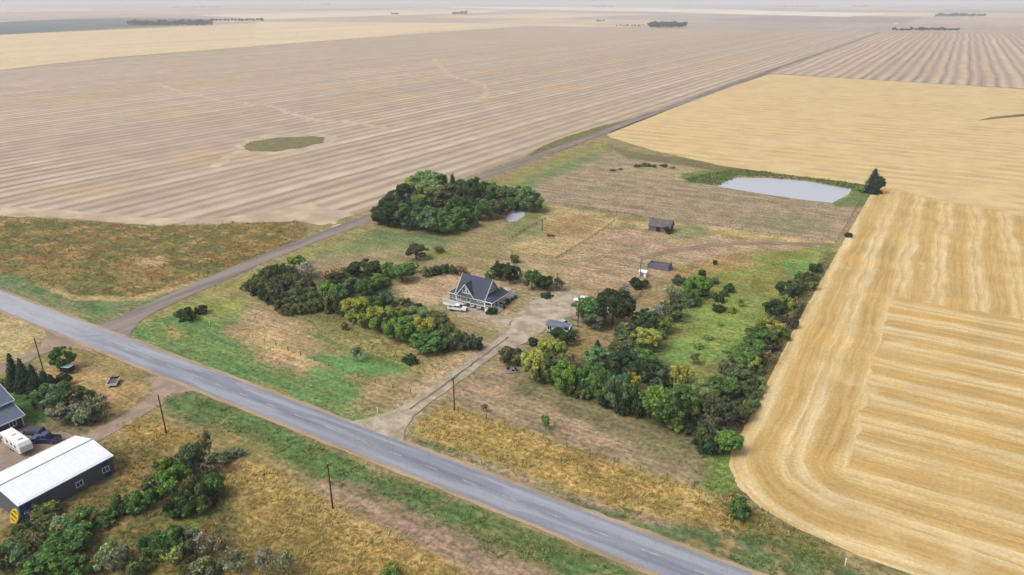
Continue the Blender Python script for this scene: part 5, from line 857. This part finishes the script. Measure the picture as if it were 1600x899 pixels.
x_, y_, _ = px(860, 369); SC = thing('scrap_hopper', 'rusty orange hopper lying in the corral grass', 'scrap', (x_, y_, .05), R(20)); MB().hexa([(-.9, -.5, 0), (.9, -.5, 0), (.9, .5, 0), (-.9, .5, 0)], [(-1.5, -.9, .9), (1.5, -.9, .7), (1.5, .9, .8), (-1.5, .9, 1.0)]).build('hopper', plain('rust', C(176, 96, 62), .9, var=.3), SC); MB().tube((-1.2, -1.2, .1), (1.8, -1.3, .15), .12).build('auger', M_LOG, SC)
tag(MB().tube((-3.2, 0, .25), (3.2, 0, .25), .25, .22, 8).build('fallen_log', M_LOG), 'low dark log lying along the edge of the gravel yard', 'log'); bpy.data.objects['fallen_log'].location = (-77.8, 167.9, .05); bpy.data.objects['fallen_log'].rotation_euler = (0, 0, R(-12))
for (x_, y_, lab) in ((1320, 884, 'white marker post in the weeds beside the golden field corner'), (328, 509, 'white marker post on the green verge below the dark bushes'), (590, 646, 'short white marker post by the mouth of the driveway'), (1278, 390, 'white marker post at the end of the dirt track')):
    a, b_, _ = px(x_, y_); t_ = thing('marker_post', lab, 'post', (a, b_, .0)); MB().box(-.06, .06, -.04, .04, -.1, 1.2).build('stake', M_WHITE, t_); MB().box(-.1, .1, -.05, .05, 1.2, 1.5).build('reflector', M_WHITE, t_)
# utility poles
def pole(xp, yp, h, label, arm=True, lamp=False):
    a, b_, _ = px(xp, yp); t_ = thing('utility_pole', label, 'utility pole', (a, b_, 0)); MB().tube((0, 0, -.3), (0, 0, h), .17, .11, 8).build('post', M_POLE, t_)
    if arm:
        ar = MB().box(-.06, .06, -1.1, 1.1, h - .5, h - .36).build('crossarm', M_POLE, t_)
        for y_ in (-.95, .95): MB().tube((0, y_, h - .36), (0, y_, h - .16), .05, .035, 6).build('insulator', M_WHITE, ar)
        MB().tube((0, 0, h), (0, 0, h + .2), .05, .035, 6).build('insulator', M_WHITE, t_)
    if lamp: MB().tube((0, 0, h - 1.3), (-.7, -.5, h - 1.1), .03).build('lamp_arm', M_GALV, t_); MB().tube((-.7, -.5, h - 1.25), (-.7, -.5, h - 1.05), .22, .14, 10).build('lamp_head', M_WHITE, t_)
pole(520, 795, 9.7, 'tall brown utility pole with crossarm standing in the golden grass'); pole(260, 678, 9.5, 'leaning-looking brown utility pole beside the neighbour driveway bend', False); pole(67, 577, 8.6, 'utility pole with a yard lamp beside the spruces', False, True); pole(710, 641, 8.3, 'utility pole beside the two-track driveway')
pole(903, 511, 6.5, 'short dark pole beside the red tractor', False); pole(870, 456, 6.5, 'thin pole among the trees right of the farmhouse', False); pole(847, 361, 5, 'thin pole in the corral grass by the rusty hopper', False); pole(1000, 433, 6.2, 'thin pole beside the white pump shed', False)
# fences
pm_ = MB().tube((0, 0, -.3), (0, 0, 1.3), .09, .08, 6).mesh('post'); pm_.materials.append(M_POST); M_WIRE = plain('fence_wire', C(120, 112, 104), .6, metal=.4)
def fence(pts, label, step=4.5, rails=False, wires=3):
    P = resample(pxl(*pts), step, False); t_ = thing('rail_fence' if rails else 'wire_fence', label, 'fence', (P[0][0], P[0][1], 0)); o0 = P[0]
    for q in P:
        o = link('post', pm_, None, t_); o.location = (q[0] - o0[0], q[1] - o0[1], rnd.uniform(-.15, .1)); o.rotation_euler = (rnd.uniform(-.07, .07), rnd.uniform(-.07, .07), 0)
    for i in range(len(P) - 1):
        a, b_ = P[i] - o0, P[i + 1] - o0; m = MB()
        for j in range(2 if rails else wires): zz = .5 + j * (.5 if rails else .3); m.tube((a[0], a[1], zz), (b_[0], b_[1], zz + rnd.uniform(-.06, .06)), .06 if rails else .012, n=4)
        m.build('rail' if rails else 'wire', M_POST if rails else M_WIRE, t_)
fence([(800, 397), (835, 402), (870, 405), (925, 372), (960, 347)], 'rail fence round the gold grass of the corral', 3.2, True); fence([(882, 321), (950, 332), (1015, 342)], 'rail fence from the corral to the weathered barn', 3.2, True); fence([(1056, 345), (1120, 354), (1200, 366), (1306, 381)], 'wire fence along the foot of the brown pasture'); fence([(800, 373), (825, 358), (852, 344)], 'rail fence on the dugout side of the corral', 3.2, True)
fence([(716, 643), (760, 655), (850, 688), (960, 723), (1085, 761)], 'wire fence between the tan lawn and the golden roadside grass', 4.5); fence([(395, 528), (470, 556), (560, 590), (642, 616)], 'wire fence between the mown green ground and the brown patch'); fence([(1306, 381), (1345, 314), (1362, 304)], 'wire fence up the edge of the golden field toward the lone spruce', 6); fence([(985, 482), (1000, 462), (1010, 448)], 'short post fence behind the farmyard trees', 2.5, True)
# far farm buildings
for xp, yp, lab in ((1004, 41.3, 'tiny white building left of the distant farm grove'), (1400, 37.5, 'tiny white building by the far crossroad'), (473, 8.5, 'white elevator speck on the skyline')):
    a, b_, d = px(xp, yp); t_ = thing('far_building', lab, 'building', (a, b_, -.4)); s_ = 5.5 * d / FPX * .5
    MB().box(-s_, s_, -s_ * .6, s_ * .6, 0, s_ * .6).build('wall', M_WHITE, t_); MB().prism_x([(-s_ * .7, s_ * .6), (s_ * .7, s_ * .6), (0, s_ * .95)], -s_ * 1.05, s_ * 1.05).build('roof', M_GALV, t_)
# ------------------------------------------------------------------ grass and weeds as loose cover
def tuft_field(name, poly, dens, size, h, cols, seed, blades=5, world=False, flat=.5, nzthr=None, matname=M_LEAF):
    g = np.random.default_rng(seed); poly = np.array(poly if world else pxl(*poly)); lo, hi = poly.min(0), poly.max(0); n = int((hi - lo).prod() * dens)
    P = g.uniform(lo, hi, (n, 2)); keep = sdist(P, poly) < g.normal(size=n) * 1.2; keep &= ~((P[:, 1] > 86.0) & (P[:, 1] < 96.8)); P = P[keep]; P = P[sdist(P, GOLD_POLY) > .15]
    if nzthr is not None: P = P[fbm(P[:, 0] * .3 + 40, P[:, 1] * .3, 3) + .3 * g.normal(size=len(P)) * .2 > nzthr]
    n = len(P); cl = fbm(P[:, 0] * .25 + 7, P[:, 1] * .25, 3); sz = size * g.uniform(.6, 1.4, n) * (1 + cl)
    P3 = np.repeat(np.c_[P, np.zeros(n)], blades, 0); m = n * blades; a = g.uniform(0, 2 * math.pi, m); s3 = np.repeat(sz, blades)
    out = np.stack([np.cos(a), np.sin(a)], 1); base = P3.copy(); base[:, :2] += out * (s3 * g.uniform(0, .5, m))[:, None]; perp = np.stack([-np.sin(a), np.cos(a)], 1)
    tip = base.copy(); tip[:, :2] += out * (s3 * flat * g.uniform(.4, 1.2, m))[:, None]; tip[:, 2] += h * np.repeat(sz / size, blades) * g.uniform(.6, 1.3, m)
    wd = s3 * g.uniform(.09, .2, m); A = base.copy(); A[:, :2] += perp * wd[:, None]; B_ = base.copy(); B_[:, :2] -= perp * wd[:, None]; T1 = tip.copy(); T1[:, :2] += perp * (wd * .45)[:, None]; T2 = tip.copy(); T2[:, :2] -= perp * (wd * .45)[:, None]
    V = np.stack([A, B_, T2, T1], 1).reshape(-1, 3); Fc = np.arange(4 * m).reshape(m, 4)
    cc = np.array([C(*c)[:3] for c in cols]); pick = np.clip(((cl + .5 + g.normal(size=n) * .16) * len(cc)).astype(int), 0, len(cc) - 1)
    col = np.repeat(cc[pick], blades, 0) * 1.45 * g.uniform(.78, 1.22, m)[:, None]; me = fast_mesh(name, V, Fc, np.repeat(col, 4, 0), 'Leaf'); o = stuff(link(name, me, matname)); o.color = (1, 1, 1, 1); return o
GOLD_C = [(138, 120, 66), (156, 136, 78), (172, 150, 92), (186, 164, 112)]; WEED_C = [(74, 102, 56), (92, 122, 64), (112, 128, 72), (132, 138, 78)]; MIX_C = [(100, 106, 58), (120, 114, 64), (140, 124, 74), (142, 114, 70)]
for lab, a in (('tall golden grass south of the highway', tuft_field('golden_grass', GS_, 4.0, .40, .26, GOLD_C, 1, flat=.9)), ('tall golden grass along the north roadside', tuft_field('golden_grass', GR, 2.8, .42, .26, GOLD_C, 2, flat=.9)), ('rust and olive weeds of the patch beside the mauve stubble', tuft_field('weeds', W1, .9, .6, .25, [(92, 98, 52), (108, 106, 56), (136, 118, 64), (138, 110, 64)], 3, 4, flat=1.0)),
               ('green leafy weeds along the south roadside', tuft_field('roadside_weeds', GW, 1.6, .5, .26, WEED_C, 4, 6, flat=.8, nzthr=-.02)), ('green leafy weeds along the north roadside', tuft_field('roadside_weeds', RS, 1.8, .5, .24, WEED_C, 5, 6, flat=.8, nzthr=.0)), ('mixed rough grass around the steel shed', tuft_field('rough_grass', SH, 2.4, .45, .3, MIX_C, 6, flat=.9)),
               ('dark reeds round the pond', tuft_field('pond_reeds', pxl((1066, 280), (1140, 266), (1250, 270), (1345, 288), (1345, 300), (1331, 296), (1262, 282), (1152, 275), (1122, 289), (1080, 286)), 1.4, .5, .6, [(84, 100, 50), (98, 112, 54), (112, 122, 60)], 7, world=True)), ('rough grass between meadow and golden stubble', tuft_field('rough_grass', [(1290, 392), (1303, 396), (1288, 420), (1213, 560), (1168, 650), (1149, 720), (1162, 768), (1228, 822), (1318, 869), (1280, 892), (1130, 830), (1090, 770), (1120, 700), (1150, 640), (1190, 560), (1250, 450)], 1.8, .45, .32, [(104, 104, 54), (124, 116, 62), (142, 120, 76), (118, 128, 62)], 8)),
               ('loose grass tussocks on the green meadow', tuft_field('meadow_grass', MEAD, .7, .45, .2, [(86, 116, 56), (112, 132, 58), (132, 140, 62), (142, 134, 62)], 9, 4, flat=.8)), ('loose grass in the mown ground by the highway', tuft_field('meadow_grass', W2, .8, .45, .16, [(80, 112, 58), (96, 128, 66), (120, 134, 70), (150, 142, 84)], 10, 4, flat=.8)),
               ('reedy grass below the hedge belt', tuft_field('rough_grass', [(455, 488), (540, 500), (620, 540), (690, 578), (650, 584), (560, 545), (490, 514)], 1.8, .45, .3, [(120, 126, 66), (150, 140, 80), (170, 150, 92)], 11))):
    a['label'] = lab
# ------------------------------------------------------------------ haze: one box of even pale air round everything
hz = MB().box(-70000, 70000, -70000, 70000, -2.0, 96.0).build('haze', None); stuff(hz); hz['label'] = 'pale summer haze over the whole prairie'
hm = bpy.data.materials.new('haze_air'); hm.use_nodes = True; ht = hm.node_tree; ht.nodes.clear(); ho = ht.nodes.new('ShaderNodeOutputMaterial'); pv = ht.nodes.new('ShaderNodeVolumePrincipled')
pv.inputs['Color'].default_value = (.985, .985, 1.0, 1); pv.inputs['Density'].default_value = 1.35e-4; pv.inputs['Anisotropy'].default_value = 0.0; ht.links.new(pv.outputs[0], ho.inputs['Volume'])
hz.data.materials.append(hm)
